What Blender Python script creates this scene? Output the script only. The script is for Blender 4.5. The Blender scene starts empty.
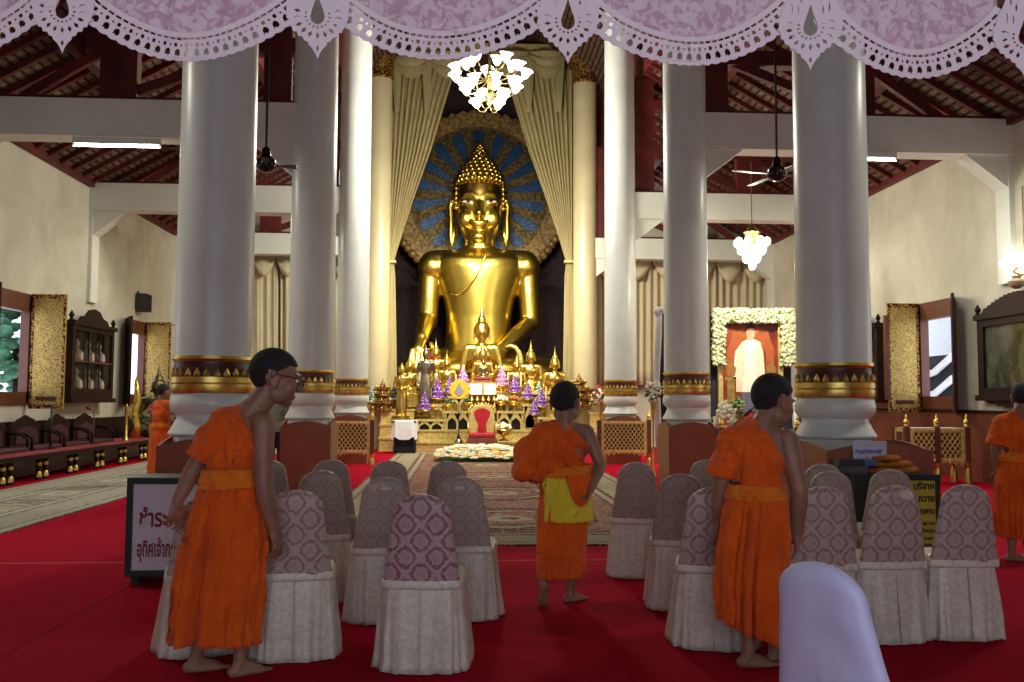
import bpy, bmesh, math, random
from mathutils import Vector, Matrix, noise as mnoise
PI = math.pi
sc = bpy.context.scene
COL = sc.collection
sc.view_settings.view_transform = 'Standard'
sc.view_settings.look = 'None'
sc.view_settings.gamma = 1.0
sc.view_settings.use_curve_mapping = False
sc.view_settings.exposure = 0.0

# ------------------------------------------------------------------ camera
CH = 1.45; FPX = 900.0
YAW = math.atan(51 / FPX); PITCH = math.atan(59 / FPX)
cam_d = bpy.data.cameras.new('camera'); cam = bpy.data.objects.new('camera', cam_d)
COL.objects.link(cam); sc.camera = cam
cam_d.sensor_width = 36.0; cam_d.lens = FPX * 36.0 / 1024.0
cam_d.clip_start = 0.05; cam_d.clip_end = 300
cam.location = (0, 0, CH)
ROLL = math.radians(.25)
_R = Matrix.Rotation(-YAW, 3, 'Z') @ Matrix.Rotation(PI / 2 + PITCH, 3, 'X') @ Matrix.Rotation(ROLL, 3, 'Z')
cam.rotation_euler = _R.to_euler()

def ray(px, py):
    return _R @ Vector(((px - 512) / FPX, (341 - py) / FPX, -1.0))
def at(px, py, Y):
    "point seen at (px, py) standing at hall depth Y"
    d = ray(px, py); t = Y / d.y
    return Vector((d.x * t, Y, CH + d.z * t))
def flo(px, py, Z=0.0):
    d = ray(px, py); t = (Z - CH) / d.z
    return Vector((d.x * t, d.y * t, Z))
def onx(px, py, X):
    d = ray(px, py); t = X / d.x
    return Vector((X, d.y * t, CH + d.z * t))

# ------------------------------------------------------------------ mesh builder
def V(*a): return Vector(a)
class MB:
    def __init__(s): s.v = []; s.f = []; s.uv = None
    def add(s, verts, faces):
        b = len(s.v); s.v.extend([tuple(v) for v in verts]); s.f.extend([tuple(i + b for i in f) for f in faces]); return s
    def box(s, c, d, rz=0, rot=None):
        x, y, z = d[0] / 2, d[1] / 2, d[2] / 2
        vs = [Vector((sx * x, sy * y, sz * z)) for sz in (-1, 1) for sy in (-1, 1) for sx in (-1, 1)]
        m = rot if rot is not None else Matrix.Rotation(rz, 3, 'Z')
        vs = [m @ v + Vector(c) for v in vs]
        return s.add(vs, [(0, 2, 3, 1), (4, 5, 7, 6), (0, 1, 5, 4), (2, 6, 7, 3), (0, 4, 6, 2), (1, 3, 7, 5)])
    def bb(s, a, b):
        return s.box([(a[i] + b[i]) / 2 for i in range(3)], [abs(b[i] - a[i]) for i in range(3)])
    def prism(s, poly, axis, a, b):
        "poly: 2d points; axis 'x','y','z' extruded from a to b"
        n = len(poly)
        def P(p, t):
            return {'x': (t, p[0], p[1]), 'y': (p[0], t, p[1]), 'z': (p[0], p[1], t)}[axis]
        vs = [P(p, a) for p in poly] + [P(p, b) for p in poly]
        fs = [tuple(range(n))[::-1], tuple(range(n, 2 * n))] + [(i, (i + 1) % n, n + (i + 1) % n, n + i) for i in range(n)]
        return s.add(vs, fs)
    def loft(s, rings, cap0=True, cap1=True, closed=True):
        n = len(rings[0]); b = []
        for r in rings: b.extend(r)
        fs = []
        for k in range(len(rings) - 1):
            for i in range(n if closed else n - 1):
                j = (i + 1) % n
                fs.append((k * n + i, k * n + j, (k + 1) * n + j, (k + 1) * n + i))
        if cap0 and closed: fs.append(tuple(range(n))[::-1])
        if cap1 and closed: fs.append(tuple((len(rings) - 1) * n + i for i in range(n)))
        return s.add(b, fs)
    def lathe(s, prof, c=(0, 0, 0), n=24, mat=None, cap=True):
        rings = []
        for r, z in prof:
            ring = []
            for i in range(n):
                a = 2 * PI * i / n
                p = Vector((r * math.cos(a), r * math.sin(a), z))
                if mat is not None: p = mat @ p
                ring.append(p + Vector(c))
            rings.append(ring)
        return s.loft(rings, cap, cap)
    def tube(s, pts, r, n=8, cap=True):
        pts = [Vector(p) for p in pts]; rings = []
        if not isinstance(r, (list, tuple)): r = [r] * len(pts)
        up = None
        for k, p in enumerate(pts):
            t = (pts[min(k + 1, len(pts) - 1)] - pts[max(k - 1, 0)]).normalized()
            if up is None:
                up = Vector((0, 0, 1)) if abs(t.z) < .9 else Vector((1, 0, 0))
            x = t.cross(up).normalized(); y = x.cross(t).normalized(); up = y
            rings.append([p + (x * math.cos(2 * PI * i / n) + y * math.sin(2 * PI * i / n)) * r[k] for i in range(n)])
        return s.loft(rings, cap, cap)
    def ball(s, c, r, n=12, m=8, rot=None):
        if not isinstance(r, (list, tuple)): r = (r, r, r)
        c = Vector(c); rings = []
        for k in range(1, m):
            ph = PI * k / m
            ring = []
            for i in range(n):
                a = 2 * PI * i / n
                p = Vector((r[0] * math.sin(ph) * math.cos(a), r[1] * math.sin(ph) * math.sin(a), -r[2] * math.cos(ph)))
                if rot is not None: p = rot @ p
                ring.append(c + p)
            rings.append(ring)
        b = len(s.v); s.loft(rings, False, False)
        lo = Vector((0, 0, -r[2])); hi = Vector((0, 0, r[2]))
        if rot is not None: lo = rot @ lo; hi = rot @ hi
        s.v.append(tuple(c + lo)); s.v.append(tuple(c + hi))
        il = len(s.v) - 2; ih = il + 1; t = b + (m - 2) * n
        for i in range(n):
            j = (i + 1) % n
            s.f.append((il, b + j, b + i)); s.f.append((ih, t + i, t + j))
        return s
    def cap(s, a, b, ra, rb, n=14):
        "tapered capsule (limb)"
        a = Vector(a); b = Vector(b); d = (b - a); L = d.length
        if L < 1e-6: return s.ball(a, ra)
        q = d.to_track_quat('Z', 'Y').to_matrix()
        prof = []
        for k in range(1, 5):
            t = -PI / 2 + PI / 2 * k / 5; prof.append((ra * math.cos(t), ra * math.sin(t)))
        prof.append((ra, 0)); prof.append((rb, L))
        for k in range(1, 5):
            t = PI / 2 * k / 5; prof.append((rb * math.cos(t), L + rb * math.sin(t)))
        return s.lathe(prof, a, n, q)
    def build(s, name, mat, parent=None, smooth=False, label=None, bevel=0, recalc=True, solid=0, sub=0):
        me = bpy.data.meshes.new(name); me.from_pydata([tuple(v) for v in s.v], [], s.f)
        if recalc:
            bm = bmesh.new(); bm.from_mesh(me); bmesh.ops.recalc_face_normals(bm, faces=bm.faces); bm.to_mesh(me); bm.free()
        if smooth:
            me.shade_smooth()
            if smooth != 'all' and hasattr(me, 'set_sharp_from_angle'): me.set_sharp_from_angle(angle=math.radians(40))
        o = bpy.data.objects.new(name, me); COL.objects.link(o)
        if mat is not None: me.materials.append(mat)
        if parent is not None: o.parent = parent
        if label: o['label'] = label
        if solid:
            m = o.modifiers.new('solid', 'SOLIDIFY'); m.thickness = solid; m.offset = 0
        if sub:
            m = o.modifiers.new('sub', 'SUBSURF'); m.levels = sub; m.render_levels = sub
        if bevel:
            m = o.modifiers.new('bevel', 'BEVEL'); m.width = bevel; m.segments = 2; m.limit_method = 'ANGLE'
        return o

def thing(name, label, cat, loc=(0, 0, 0), rz=0, group=None, scale=None):
    o = bpy.data.objects.new(name, None); COL.objects.link(o)
    o.empty_display_size = .1
    o.location = loc; o.rotation_euler = (0, 0, rz)
    if scale: o.scale = (scale,) * 3 if not isinstance(scale, (tuple, list)) else scale
    o['label'] = label; o['category'] = cat
    if group: o['group'] = group
    return o
def tag(o, label, cat, group=None, kind=None):
    o['label'] = label; o['category'] = cat
    if group: o['group'] = group
    if kind: o['kind'] = kind
    return o
def struct(o): o['kind'] = 'structure'; return o
def dup(root, loc, rz=0, label=None, group=None, scale=None):
    def cp(o, par):
        c = o.copy(); COL.objects.link(c)
        if par is not None: c.parent = par
        for ch in KIDS.get(o.name, []) or list(o.children): cp(ch, c)
        return c
    r = cp(root, None); r.location = loc; r.rotation_euler = (0, 0, rz)
    if label: r['label'] = label
    if group: r['group'] = group
    if scale: r.scale = (scale,) * 3 if not isinstance(scale, (tuple, list)) else scale
    return r
KIDS = {}

def remeshed(mb, name, mat, parent, voxel, smooth_it=4, label=None):
    o = mb.build(name, mat, None, smooth='all')
    m = o.modifiers.new('r', 'REMESH'); m.mode = 'VOXEL'; m.voxel_size = voxel; m.use_smooth_shade = True
    if smooth_it:
        m = o.modifiers.new('s', 'SMOOTH'); m.factor = .5; m.iterations = smooth_it
    bpy.context.view_layer.update()
    dg = bpy.context.evaluated_depsgraph_get()
    me = bpy.data.meshes.new_from_object(o.evaluated_get(dg)); me.name = name
    o.modifiers.clear(); old = o.data; o.data = me; bpy.data.meshes.remove(old)
    me.shade_smooth()
    if not me.materials: me.materials.append(mat)
    if parent is not None: o.parent = parent
    if label: o['label'] = label
    return o

# ------------------------------------------------------------------ materials
class NT:
    def __init__(s, name, rough=.6, metal=0, spec=.5):
        s.m = bpy.data.materials.new(name); s.m.use_nodes = True
        s.t = s.m.node_tree; s.n = s.t.nodes; s.l = s.t.links
        s.b = s.n['Principled BSDF']; s.b.inputs['Roughness'].default_value = rough
        s.b.inputs['Metallic'].default_value = metal
        s.b.inputs['Specular IOR Level'].default_value = spec
        s.co = s.n.new('ShaderNodeTexCoord')
    def lk(s, a, b): s.l.new(a, b)
    def obj(s, scale=(1, 1, 1), rot=(0, 0, 0), src='Object'):
        mp = s.n.new('ShaderNodeMapping'); mp.inputs['Scale'].default_value = scale; mp.inputs['Rotation'].default_value = rot
        s.lk(s.co.outputs[src], mp.inputs['Vector']); return mp.outputs['Vector']
    def noise(s, vec, scale=5, detail=3, rough=.5, dist=0):
        n = s.n.new('ShaderNodeTexNoise'); n.inputs['Scale'].default_value = scale; n.inputs['Detail'].default_value = detail
        n.inputs['Roughness'].default_value = rough; n.inputs['Distortion'].default_value = dist
        s.lk(vec, n.inputs['Vector']); return n.outputs['Fac']
    def vor(s, vec, scale=5, feature='F1', out='Distance'):
        n = s.n.new('ShaderNodeTexVoronoi'); n.feature = feature; n.inputs['Scale'].default_value = scale
        s.lk(vec, n.inputs['Vector']); return n.outputs[out]
    def ramp(s, fac, stops, interp='LINEAR'):
        r = s.n.new('ShaderNodeValToRGB'); r.color_ramp.interpolation = interp
        e = r.color_ramp.elements
        while len(e) < len(stops): e.new(.5)
        for k, (p, c) in enumerate(stops):
            e[k].position = p; c = c if hasattr(c, '__len__') else (c, c, c)
            e[k].color = (c[0], c[1], c[2], 1)
        s.lk(fac, r.inputs['Fac']); return r.outputs['Color']
    def math(s, op, a, b=None, c=None):
        n = s.n.new('ShaderNodeMath'); n.operation = op
        for i, x in enumerate((a, b, c)):
            if x is None: continue
            if isinstance(x, (int, float)): n.inputs[i].default_value = x
            else: s.lk(x, n.inputs[i])
        return n.outputs[0]
    def xyz(s, vec):
        n = s.n.new('ShaderNodeSeparateXYZ'); s.lk(vec, n.inputs[0]); return n.outputs
    def mix(s, fac, a, b, mode='MIX'):
        n = s.n.new('ShaderNodeMix'); n.data_type = 'RGBA'; n.blend_type = mode
        for i, x in ((0, fac), (6, a), (7, b)):
            if isinstance(x, (int, float)): n.inputs[i].default_value = x
            elif isinstance(x, (tuple, list)): n.inputs[i].default_value = (x[0], x[1], x[2], 1)
            else: s.lk(x, n.inputs[i])
        return n.outputs[2]
    def color(s, c):
        if isinstance(c, (tuple, list)): s.b.inputs['Base Color'].default_value = (c[0], c[1], c[2], 1)
        else: s.lk(c, s.b.inputs['Base Color'])
        return s
    def bump(s, h, strength=.3, dist=.01):
        n = s.n.new('ShaderNodeBump'); n.inputs['Strength'].default_value = strength; n.inputs['Distance'].default_value = dist
        s.lk(h, n.inputs['Height']); s.lk(n.outputs[0], s.b.inputs['Normal']); return s
    def emit(s, c, st):
        if isinstance(c, (tuple, list)): s.b.inputs['Emission Color'].default_value = (c[0], c[1], c[2], 1)
        else: s.lk(c, s.b.inputs['Emission Color'])
        s.b.inputs['Emission Strength'].default_value = st; return s

MATS = {}
def sr(r, g, b):
    "display 0-255 to linear"
    f = lambda c: (c / 255 / 12.92) if c / 255 <= .04045 else ((c / 255 + .055) / 1.055) ** 2.4
    return (f(r), f(g), f(b))
def plain(name, col, rough=.6, metal=0, var=.12, scale=6, bump=0, bscale=40, spec=.5, sheen=0):
    if name in MATS: return MATS[name]
    n = NT(name, rough, metal, spec); v = n.obj()
    f = n.noise(v, scale, 4)
    d = tuple(c * (1 - var * 1.6) for c in col); e = tuple(min(1, c * (1 + var)) for c in col)
    n.color(n.ramp(f, [(.3, d), (.7, e)]))
    if bump: n.bump(n.noise(v, bscale, 3), bump)
    if sheen: n.b.inputs['Sheen Weight'].default_value = sheen
    MATS[name] = n.m; return n.m
def glow(name, col, st):
    if name in MATS: return MATS[name]
    n = NT(name, .5); n.color(col); n.emit(col, st); MATS[name] = n.m; return n.m
# ================================================================== materials
M = {}
M['white_col'] = plain('painted_white_column', (.67, .715, .68), .33, var=.05, scale=1.5, bump=.03, bscale=8)
M['cream_col'] = plain('painted_cream_column', (.62, .54, .33), .3, var=.05, scale=1.5)  # white columns near the altar; their warm light is put into this colour
n = NT('limewashed_plaster', .85); v = n.obj()
f1 = n.noise(v, .8, 5, .6, .4); f2 = n.noise(n.obj((1, 1, .25)), 3.5, 4)
c = n.ramp(f1, [(.3, (.47, .45, .35)), (.65, (.62, .60, .49))])
c = n.mix(n.math('MULTIPLY', n.ramp(f2, [(.5, 0), (.75, 1)]), .25), c, (.36, .33, .24))
n.color(c).bump(n.noise(v, 30, 3), .12); M['plaster'] = n.m
M['beam'] = plain('white_painted_beam', (.70, .74, .67), .7, var=.05, scale=1)
M['red_timber'] = plain('dark_red_timber', (.105, .008, .007), .6, var=.3, scale=2, bump=.1, bscale=12)
M['dark_timber'] = plain('dark_brown_timber', (.020, .008, .006), .55, var=.3, scale=4, bump=.15, bscale=30, spec=.15)
M['wainscot'] = plain('red_brown_varnished_wood', (.125, .034, .016), .45, var=.2, scale=2, bump=.05)
M['guard'] = plain('red_brown_board', (.27, .075, .035), .5, var=.12, scale=3, bump=.05)
M['guard_edge'] = plain('ochre_board_side', (.24, .10, .03), .5, var=.12, scale=3)
# gold
M['gold'] = plain('polished_gold', (.78, .56, .13), .28, 1, var=.12, scale=3, bump=.03, bscale=4)
M['gold_soft'] = plain('satin_gold', (.70, .50, .13), .38, 1, var=.2, scale=10, bump=.1, bscale=30)
M['gold_big'] = plain('gilded_bronze', (.64, .48, .10), .3, 1, var=.10, scale=.8, bump=.02, bscale=2)
M['gold_pale'] = plain('pale_gold_paint', (.75, .60, .22), .4, .55, var=.2, scale=18, bump=.2, bscale=60)
M['bronze'] = plain('dark_bronze', (.22, .17, .10), .35, .9, var=.2, scale=10)
M['silver'] = plain('tarnished_silver', (.35, .30, .22), .3, 1, var=.2, scale=10)
n = NT('carved_gilt_relief', .4, .6); v = n.obj()
d = n.vor(n.obj((1, 1, 1)), 22, 'F1'); w = n.noise(v, 40, 2, .5, 2.5)
f = n.math('ADD', d, n.math('MULTIPLY', w, .7))
n.color(n.ramp(f, [(.55, (.72, .46, .10)), (.82, (.30, .13, .02)), (.95, (.05, .015, .008))])).bump(f, .5); M['gilt_relief'] = n.m
n = NT('gilt_lacquer_lace', .45, .4); v = n.obj()
f = n.noise(v, 22, 2, .5, 3.5)
n.color(n.ramp(f, [(.44, (.10, .05, .015)), (.50, (.66, .46, .12)), (.75, (.62, .42, .10))])).bump(f, .25); M['gilt_shutter'] = n.m
n = NT('gilt_panel_ornament', .45, .4); v = n.obj()
f = n.noise(v, 16, 1, .5, 4)
n.color(n.ramp(f, [(.42, (.30, .16, .03)), (.52, (.80, .62, .22)), (.8, (.85, .70, .30))])).bump(f, .3); M['gilt_panel'] = n.m
M['maroon'] = plain('maroon_lacquer', (.075, .010, .008), .4, var=.2)
M['black'] = plain('black_lacquer', (.012, .010, .010), .35, var=.2)
M['black_cloth'] = plain('black_cloth', (.010, .011, .018), .8, var=.3)
M['white_cloth'] = plain('white_cloth', (.78, .77, .80), .8, var=.05, bump=.15, bscale=10)
# floor carpet
n = NT('red_carpet', .95, spec=.04); v = n.obj(); x = n.xyz(v)
f = n.noise(v, 900, 2); g = n.noise(v, 1.1, 3)
c = n.mix(f, (.30, .003, .016), (.54, .006, .036)); c = n.mix(n.math('MULTIPLY', g, .5), c, (.30, .003, .012))
def line(co, at_, w):
    return n.math('LESS_THAN', n.math('ABSOLUTE', n.math('SUBTRACT', co, at_)), w)
sx = n.math('MAXIMUM', line(x[0], -2.55, .008), line(x[0], 6.1, .008)); sy = n.math('MAXIMUM', line(x[1], 8.26, .014), line(x[1], 14.3, .014))
c = n.mix(n.math('MULTIPLY', sy, .55), c, (.55, .25, .2)); c = n.mix(n.math('MULTIPLY', sx, .8), c, (.10, .004, .008))
n.color(c).bump(n.math('ADD', f, n.noise(v, 2.5, 2)), .15, .01); M['carpet'] = n.m
# persian rug, object coordinates in metres from the rug centre
def rug_mat(name, hw, hl, field, dark, light, border, med=1.5):
    n = NT(name, .95, spec=.15); v = n.obj(); x = n.xyz(v)
    ax = n.math('ABSOLUTE', x[0]); ay = n.math('ABSOLUTE', x[1])
    d = n.math('MINIMUM', n.math('SUBTRACT', hw, ax), n.math('SUBTRACT', hl, ay))
    bands = n.ramp(n.math('DIVIDE', d, 1.2), [(0, dark), (.03, light), (.08, border), (.12, dark), (.15, border), (.50, border), (.52, dark), (.58, light), (.66, dark), (.70, field)], 'CONSTANT')
    # medallions down the field
    my = n.math('PINGPONG', x[1], med)
    r = n.math('SQRT', n.math('ADD', n.math('MULTIPLY', x[0], x[0]), n.math('MULTIPLY', my, my)))
    wob = n.noise(v, 3, 2)
    r2 = n.math('ADD', r, n.math('MULTIPLY', wob, .25))
    medc = n.ramp(n.math('DIVIDE', r2, 2.0), [(0, dark), (.12, light), (.2, field), (.34, dark), (.40, light), (.45, dark), (.60, field)], 'CONSTANT')
    c = n.mix(n.math('GREATER_THAN', d, .85), bands, medc)
    fl = n.noise(v, 9, 2, .5, 2.5); fl2 = n.vor(v, 7, 'F1')
    c = n.mix(n.math('MULTIPLY', n.ramp(fl, [(.52, 0), (.56, 1)]), .75), c, light)
    c = n.mix(n.math('MULTIPLY', n.ramp(fl2, [(.18, 1), (.24, 0)]), .6), c, dark)
    n.color(c).bump(n.noise(v, 200, 2), .2, .01); return n.m
M['rug_main'] = rug_mat('persian_rug_pile', 2.3, 8.0, (.22, .085, .065), (.11, .016, .018), (.35, .31, .21), (.33, .29, .19))
M['rug_side'] = rug_mat('pale_oriental_runner_pile', 1.15, 10, (.32, .28, .17), (.17, .15, .11), (.42, .40, .33), (.36, .33, .24), 1.1)
# tiled roof underside: rows of clay tiles on battens; object coordinates with X down the slope
n = NT('clay_tile_underside', .9); v = n.obj(); x = n.xyz(v)
row = n.math('FRACT', n.math('MULTIPLY', x[0], 6.2)); colm = n.math('FRACT', n.math('MULTIPLY', x[1], 1.9))
rr = n.math('GREATER_THAN', row, .36); cc = n.math('GREATER_THAN', colm, .06)
cell = n.noise(v, 6, 2)
tile = n.ramp(cell, [(.35, (.085, .044, .024)), (.65, (.21, .13, .08))])
c = n.mix(n.math('MULTIPLY', rr, cc), (.012, .006, .005), tile)
n.color(c).bump(n.math('MULTIPLY', rr, cc), .5, .02); M['tiles'] = n.m
# chair brocade
def brocade(name, bg, fg, mixed=.9):
    n = NT(name, .5, spec=.35); v = n.obj(); x = n.xyz(v)
    wob = n.noise(v, 62, 2, .5, 1.0); w2 = n.math('MULTIPLY', n.math('SUBTRACT', wob, .5), 1.7)
    a = n.math('COSINE', n.math('MULTIPLY', x[0], 38.0)); b = n.math('COSINE', n.math('MULTIPLY', x[2], 36.0))
    s_ = n.math('ADD', a, b); ab = n.math('ADD', n.math('ABSOLUTE', s_), w2)
    lat = n.ramp(n.math('DIVIDE', ab, 2.4), [(0, 1), (.15, 1), (.18, 0), (.42, 0), (.46, .95), (.70, .9), (.78, .45), (.86, .9)])
    c = n.mix(n.math('MULTIPLY', lat, mixed), fg, bg)
    c = n.mix(n.math('MULTIPLY', n.noise(v, 7, 3), .22), c, (.55, .46, .44))
    n.color(c).bump(n.math('ADD', n.math('MULTIPLY', lat, .5), n.math('MULTIPLY', n.noise(v, 10, 3), 3)), .25, .008)
    n.lk(n.ramp(lat, [(0, .6), (1, .42)]), n.b.inputs['Roughness'])
    return n.m
M['broc_pink'] = brocade('mauve_damask', (.44, .31, .32), (.19, .055, .085))
M['broc_dull'] = brocade('faded_mauve_damask', (.42, .34, .30), (.25, .125, .125), .85)
M['broc_grey'] = brocade('faded_damask', (.40, .33, .275), (.27, .20, .165), .6)
n = NT('cream_satin_brocade', .38, spec=.5); v = n.obj()
f = n.noise(v, 14, 2, .5, 2.2)
n.color(n.ramp(f, [(.42, (.53, .47, .40)), (.56, (.63, .57, .49))])).bump(n.math('ADD', n.math('MULTIPLY', f, .15), n.noise(n.obj((1, 1, .35)), 9, 3)), .4, .02)
n.lk(n.ramp(f, [(.42, .30), (.58, .46)]), n.b.inputs['Roughness']); M['satin'] = n.m
n = NT('lilac_white_satin', .5); v = n.obj()
n.color(n.ramp(n.noise(v, 5, 2), [(.3, (.56, .58, .88)), (.7, (.64, .66, .95))])).bump(n.noise(v, 7, 3, .5, .6), .35, .02); M['white_satin'] = n.m
# robes
def robe_mat(name, a, b):
    n = NT(name, .8, spec=.2); v = n.obj(); f = n.noise(v, 4, 3)
    n.color(n.ramp(f, [(.3, a), (.7, b)]))
    n.bump(n.math('ADD', n.noise(n.obj((1, 1, .6)), 11, 3, .55, 1.2), n.math('MULTIPLY', n.noise(v, 300, 2), .06)), 1.0, .045)
    n.b.inputs['Sheen Weight'].default_value = .1
    return n.m
M['robe'] = robe_mat('orange_robe_cotton', (.66, .085, .004), (.84, .125, .006))
M['sash'] = robe_mat('amber_sash_cotton', (.74, .16, .008), (.86, .22, .012))
M['yellow_bag'] = robe_mat('yellow_cotton', (.72, .55, .03), (.84, .66, .05))
M['skin'] = plain('brown_skin', (.27, .135, .085), .5, var=.12, scale=10, bump=.05, bscale=60)
M['skin_pale'] = plain('tan_skin', (.24, .12, .075), .5, var=.12, scale=10)
M['hair'] = plain('cropped_black_hair', (.008, .007, .009), .75, var=.3, scale=60, bump=.5, bscale=300)
M['glass_frame'] = plain('black_plastic', (.01, .01, .01), .3)
# ================================================================== the room
XL, XR = -8.45, 9.5; AX = .6; YF, YB = -4.0, 28.0
ROWS = (9.1, 15.0, 20.9, 26.9); COLX = (-2.5, 3.73); WT = 6.35
m = MB(); m.bb((XL - .4, YF, -.3), (XR + .4, 32.5, 0)); struct(m.build('floor', M['carpet']))

def wall_with(name, X0, X1, holes, z1=WT):
    "side wall (thickness X0..X1) with openings (y0,y1,z0,z1)"
    m = MB(); y = YF
    for (a, b, c, d) in sorted(holes):
        m.bb((X0, y, 0), (X1, a, z1)); m.bb((X0, a, 0), (X1, b, c)); m.bb((X0, a, d), (X1, b, z1)); y = b
    m.bb((X0, y, 0), (X1, YB + .3, z1)); return struct(m.build(name, M['plaster']))
WZ = (1.36, 3.42)
LH = [(16.75, 18.1, WZ[0], WZ[1]), (23.1, 24.5, WZ[0], WZ[1]), (10.6, 12.0, WZ[0], WZ[1])]
RH = [(16.75, 18.1, WZ[0], WZ[1]), (23.1, 24.5, WZ[0], WZ[1]), (10.6, 12.0, WZ[0], WZ[1])]
wall_with('wall_left', XL - .16, XL, LH); wall_with('wall_right', XR, XR + .16, RH)
# front wall behind the viewer, with its wide doorway open to the daylight
m = MB(); m.bb((XL, YF - .3, 0), (AX - 3.4, YF, 12)); m.bb((AX + 3.4, YF - .3, 0), (XR, YF, 12)); m.bb((AX - 3.4, YF - .3, 4.4), (AX + 3.4, YF, 12))
struct(m.build('wall_front', M['plaster']))
# back wall either side of the sanctuary niche
m = MB(); m.bb((XL, YB, 0), (COLX[0] - .5, YB + .3, 7.2)); m.bb((COLX[1] + .5, YB, 0), (XR, YB + .3, 7.2))
struct(m.build('wall_back', M['plaster']))
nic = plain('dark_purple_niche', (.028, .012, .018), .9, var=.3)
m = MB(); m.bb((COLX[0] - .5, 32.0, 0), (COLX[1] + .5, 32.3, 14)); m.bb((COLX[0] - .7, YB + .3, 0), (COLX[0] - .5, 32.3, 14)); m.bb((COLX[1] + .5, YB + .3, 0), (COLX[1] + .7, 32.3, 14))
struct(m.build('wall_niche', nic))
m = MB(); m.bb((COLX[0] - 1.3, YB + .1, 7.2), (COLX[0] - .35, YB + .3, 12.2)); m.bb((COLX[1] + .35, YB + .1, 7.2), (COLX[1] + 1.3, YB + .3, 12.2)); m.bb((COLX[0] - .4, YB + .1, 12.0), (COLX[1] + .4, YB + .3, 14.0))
struct(m.build('wall_gable', plain('gable_shadow_boards', (.035, .012, .012), .8)))  # gable boards in dark timber
m = MB()
m.bb((XR - .035, 12.2, 0), (XR, YB, 1.25))
struct(m.build('baseboard_right', M['wainscot']))
m = MB(); m.bb((XR - .06, 12.2, 1.25), (XR, YB, 1.30)); struct(m.build('trim_2', M['dark_timber']))
m = MB(); m.bb((XL, 8, 0), (XL + .04, YB, 1.0)); struct(m.build('baseboard_left', M['dark_timber']))

# roof: aisle slopes and the steep nave roof, planes whose local X runs down the slope
def roof_plane(name, pa, pb, y0, y1, th=.12):
    "pa low edge (x,z), pb high edge (x,z)"
    L = math.hypot(pb[0] - pa[0], pb[1] - pa[1]); m = MB(); m.bb((0, 0, 0), (L, y1 - y0, th))
    o = m.build(name, M['tiles']); ang = math.atan2(pb[1] - pa[1], pb[0] - pa[0])
    if pb[0] < pa[0]:
        o.rotation_euler = (0, -ang, 0); o.location = (pa[0], y0, pa[1])
        o.rotation_euler = (PI, -ang, 0); o.location = (pa[0], y1, pa[1])
    else:
        o.rotation_euler = (0, -ang, 0); o.location = (pa[0], y0, pa[1])
    return struct(o)
SL = .56
def zl(x): return WT + SL * (x - XL)
def zr(x): return WT + SL * (XR - x)
NX0, NX1 = COLX[0] - .55, COLX[1] + .55
roof_plane('ceiling_left_aisle', (XL - .4, zl(XL - .4)), (NX0, zl(NX0)), YF, YB + .3)
roof_plane('ceiling_right_aisle', (XR + .4, zr(XR + .4)), (NX1, zr(NX1)), YF, YB + .3)
NT0 = 10.4
roof_plane('ceiling_left_nave', (NX0 - .6, NT0), (AX, NT0 + 4.4), YF, 32.3)
roof_plane('ceiling_right_nave', (NX1 + .6, NT0), (AX, NT0 + 4.4), YF, 32.3)
m = MB(); m.bb((NX0 - .7, YF, zl(NX0) - .1), (NX0, 32.3, NT0 + .7)); m.bb((NX1, YF, zr(NX1) - .1), (NX1 + .7, 32.3, NT0 + .7))
struct(m.build('wall_clerestory', M['red_timber']))
# rafters: one mesh per aisle, running down the slope (they are the ceiling's ribs)
def ribs(name, pa, pb, n, w, h, ys):
    m = MB(); a = Vector((pa[0], 0, pa[1])); b = Vector((pb[0], 0, pb[1])); d = b - a; L = d.length
    rot = Matrix.Rotation(-math.atan2(d.z, d.x), 3, 'Y')
    for y in ys: m.box(((a.x + b.x) / 2, y, (a.z + b.z) / 2 - h / 2), (L, w, h), rot=rot)
    return struct(m.build(name, M['red_timber']))
ys = [1 + .56 * k for k in range(48)]
ribs('ceiling_rafters_left', (XL, zl(XL)), (NX0, zl(NX0)), 0, .08, .11, ys)
ribs('ceiling_rafters_right', (XR, zr(XR)), (NX1, zr(NX1)), 0, .08, .11, ys)
m = MB(); m.bb((XL, YF, WT - .12), (XL + .12, YB, WT + .02)); m.bb((XR - .12, YF, WT - .12), (XR, YB, WT + .02)); struct(m.build('trim_3', M['red_timber']))
m = MB()
for k in range(1, 6):
    x = XL + k * 1.05; m.bb((x - .1, YF, zl(x) - .42), (x + .1, YB, zl(x) - .14)) if k % 2 == 0 else None
for k in range(1, 6):
    x = XR - k * 1.0; m.bb((x - .1, YF, zr(x) - .42), (x + .1, YB, zr(x) - .14)) if k % 2 == 0 else None
struct(m.build('ceiling_purlins', M['red_timber']))

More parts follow.
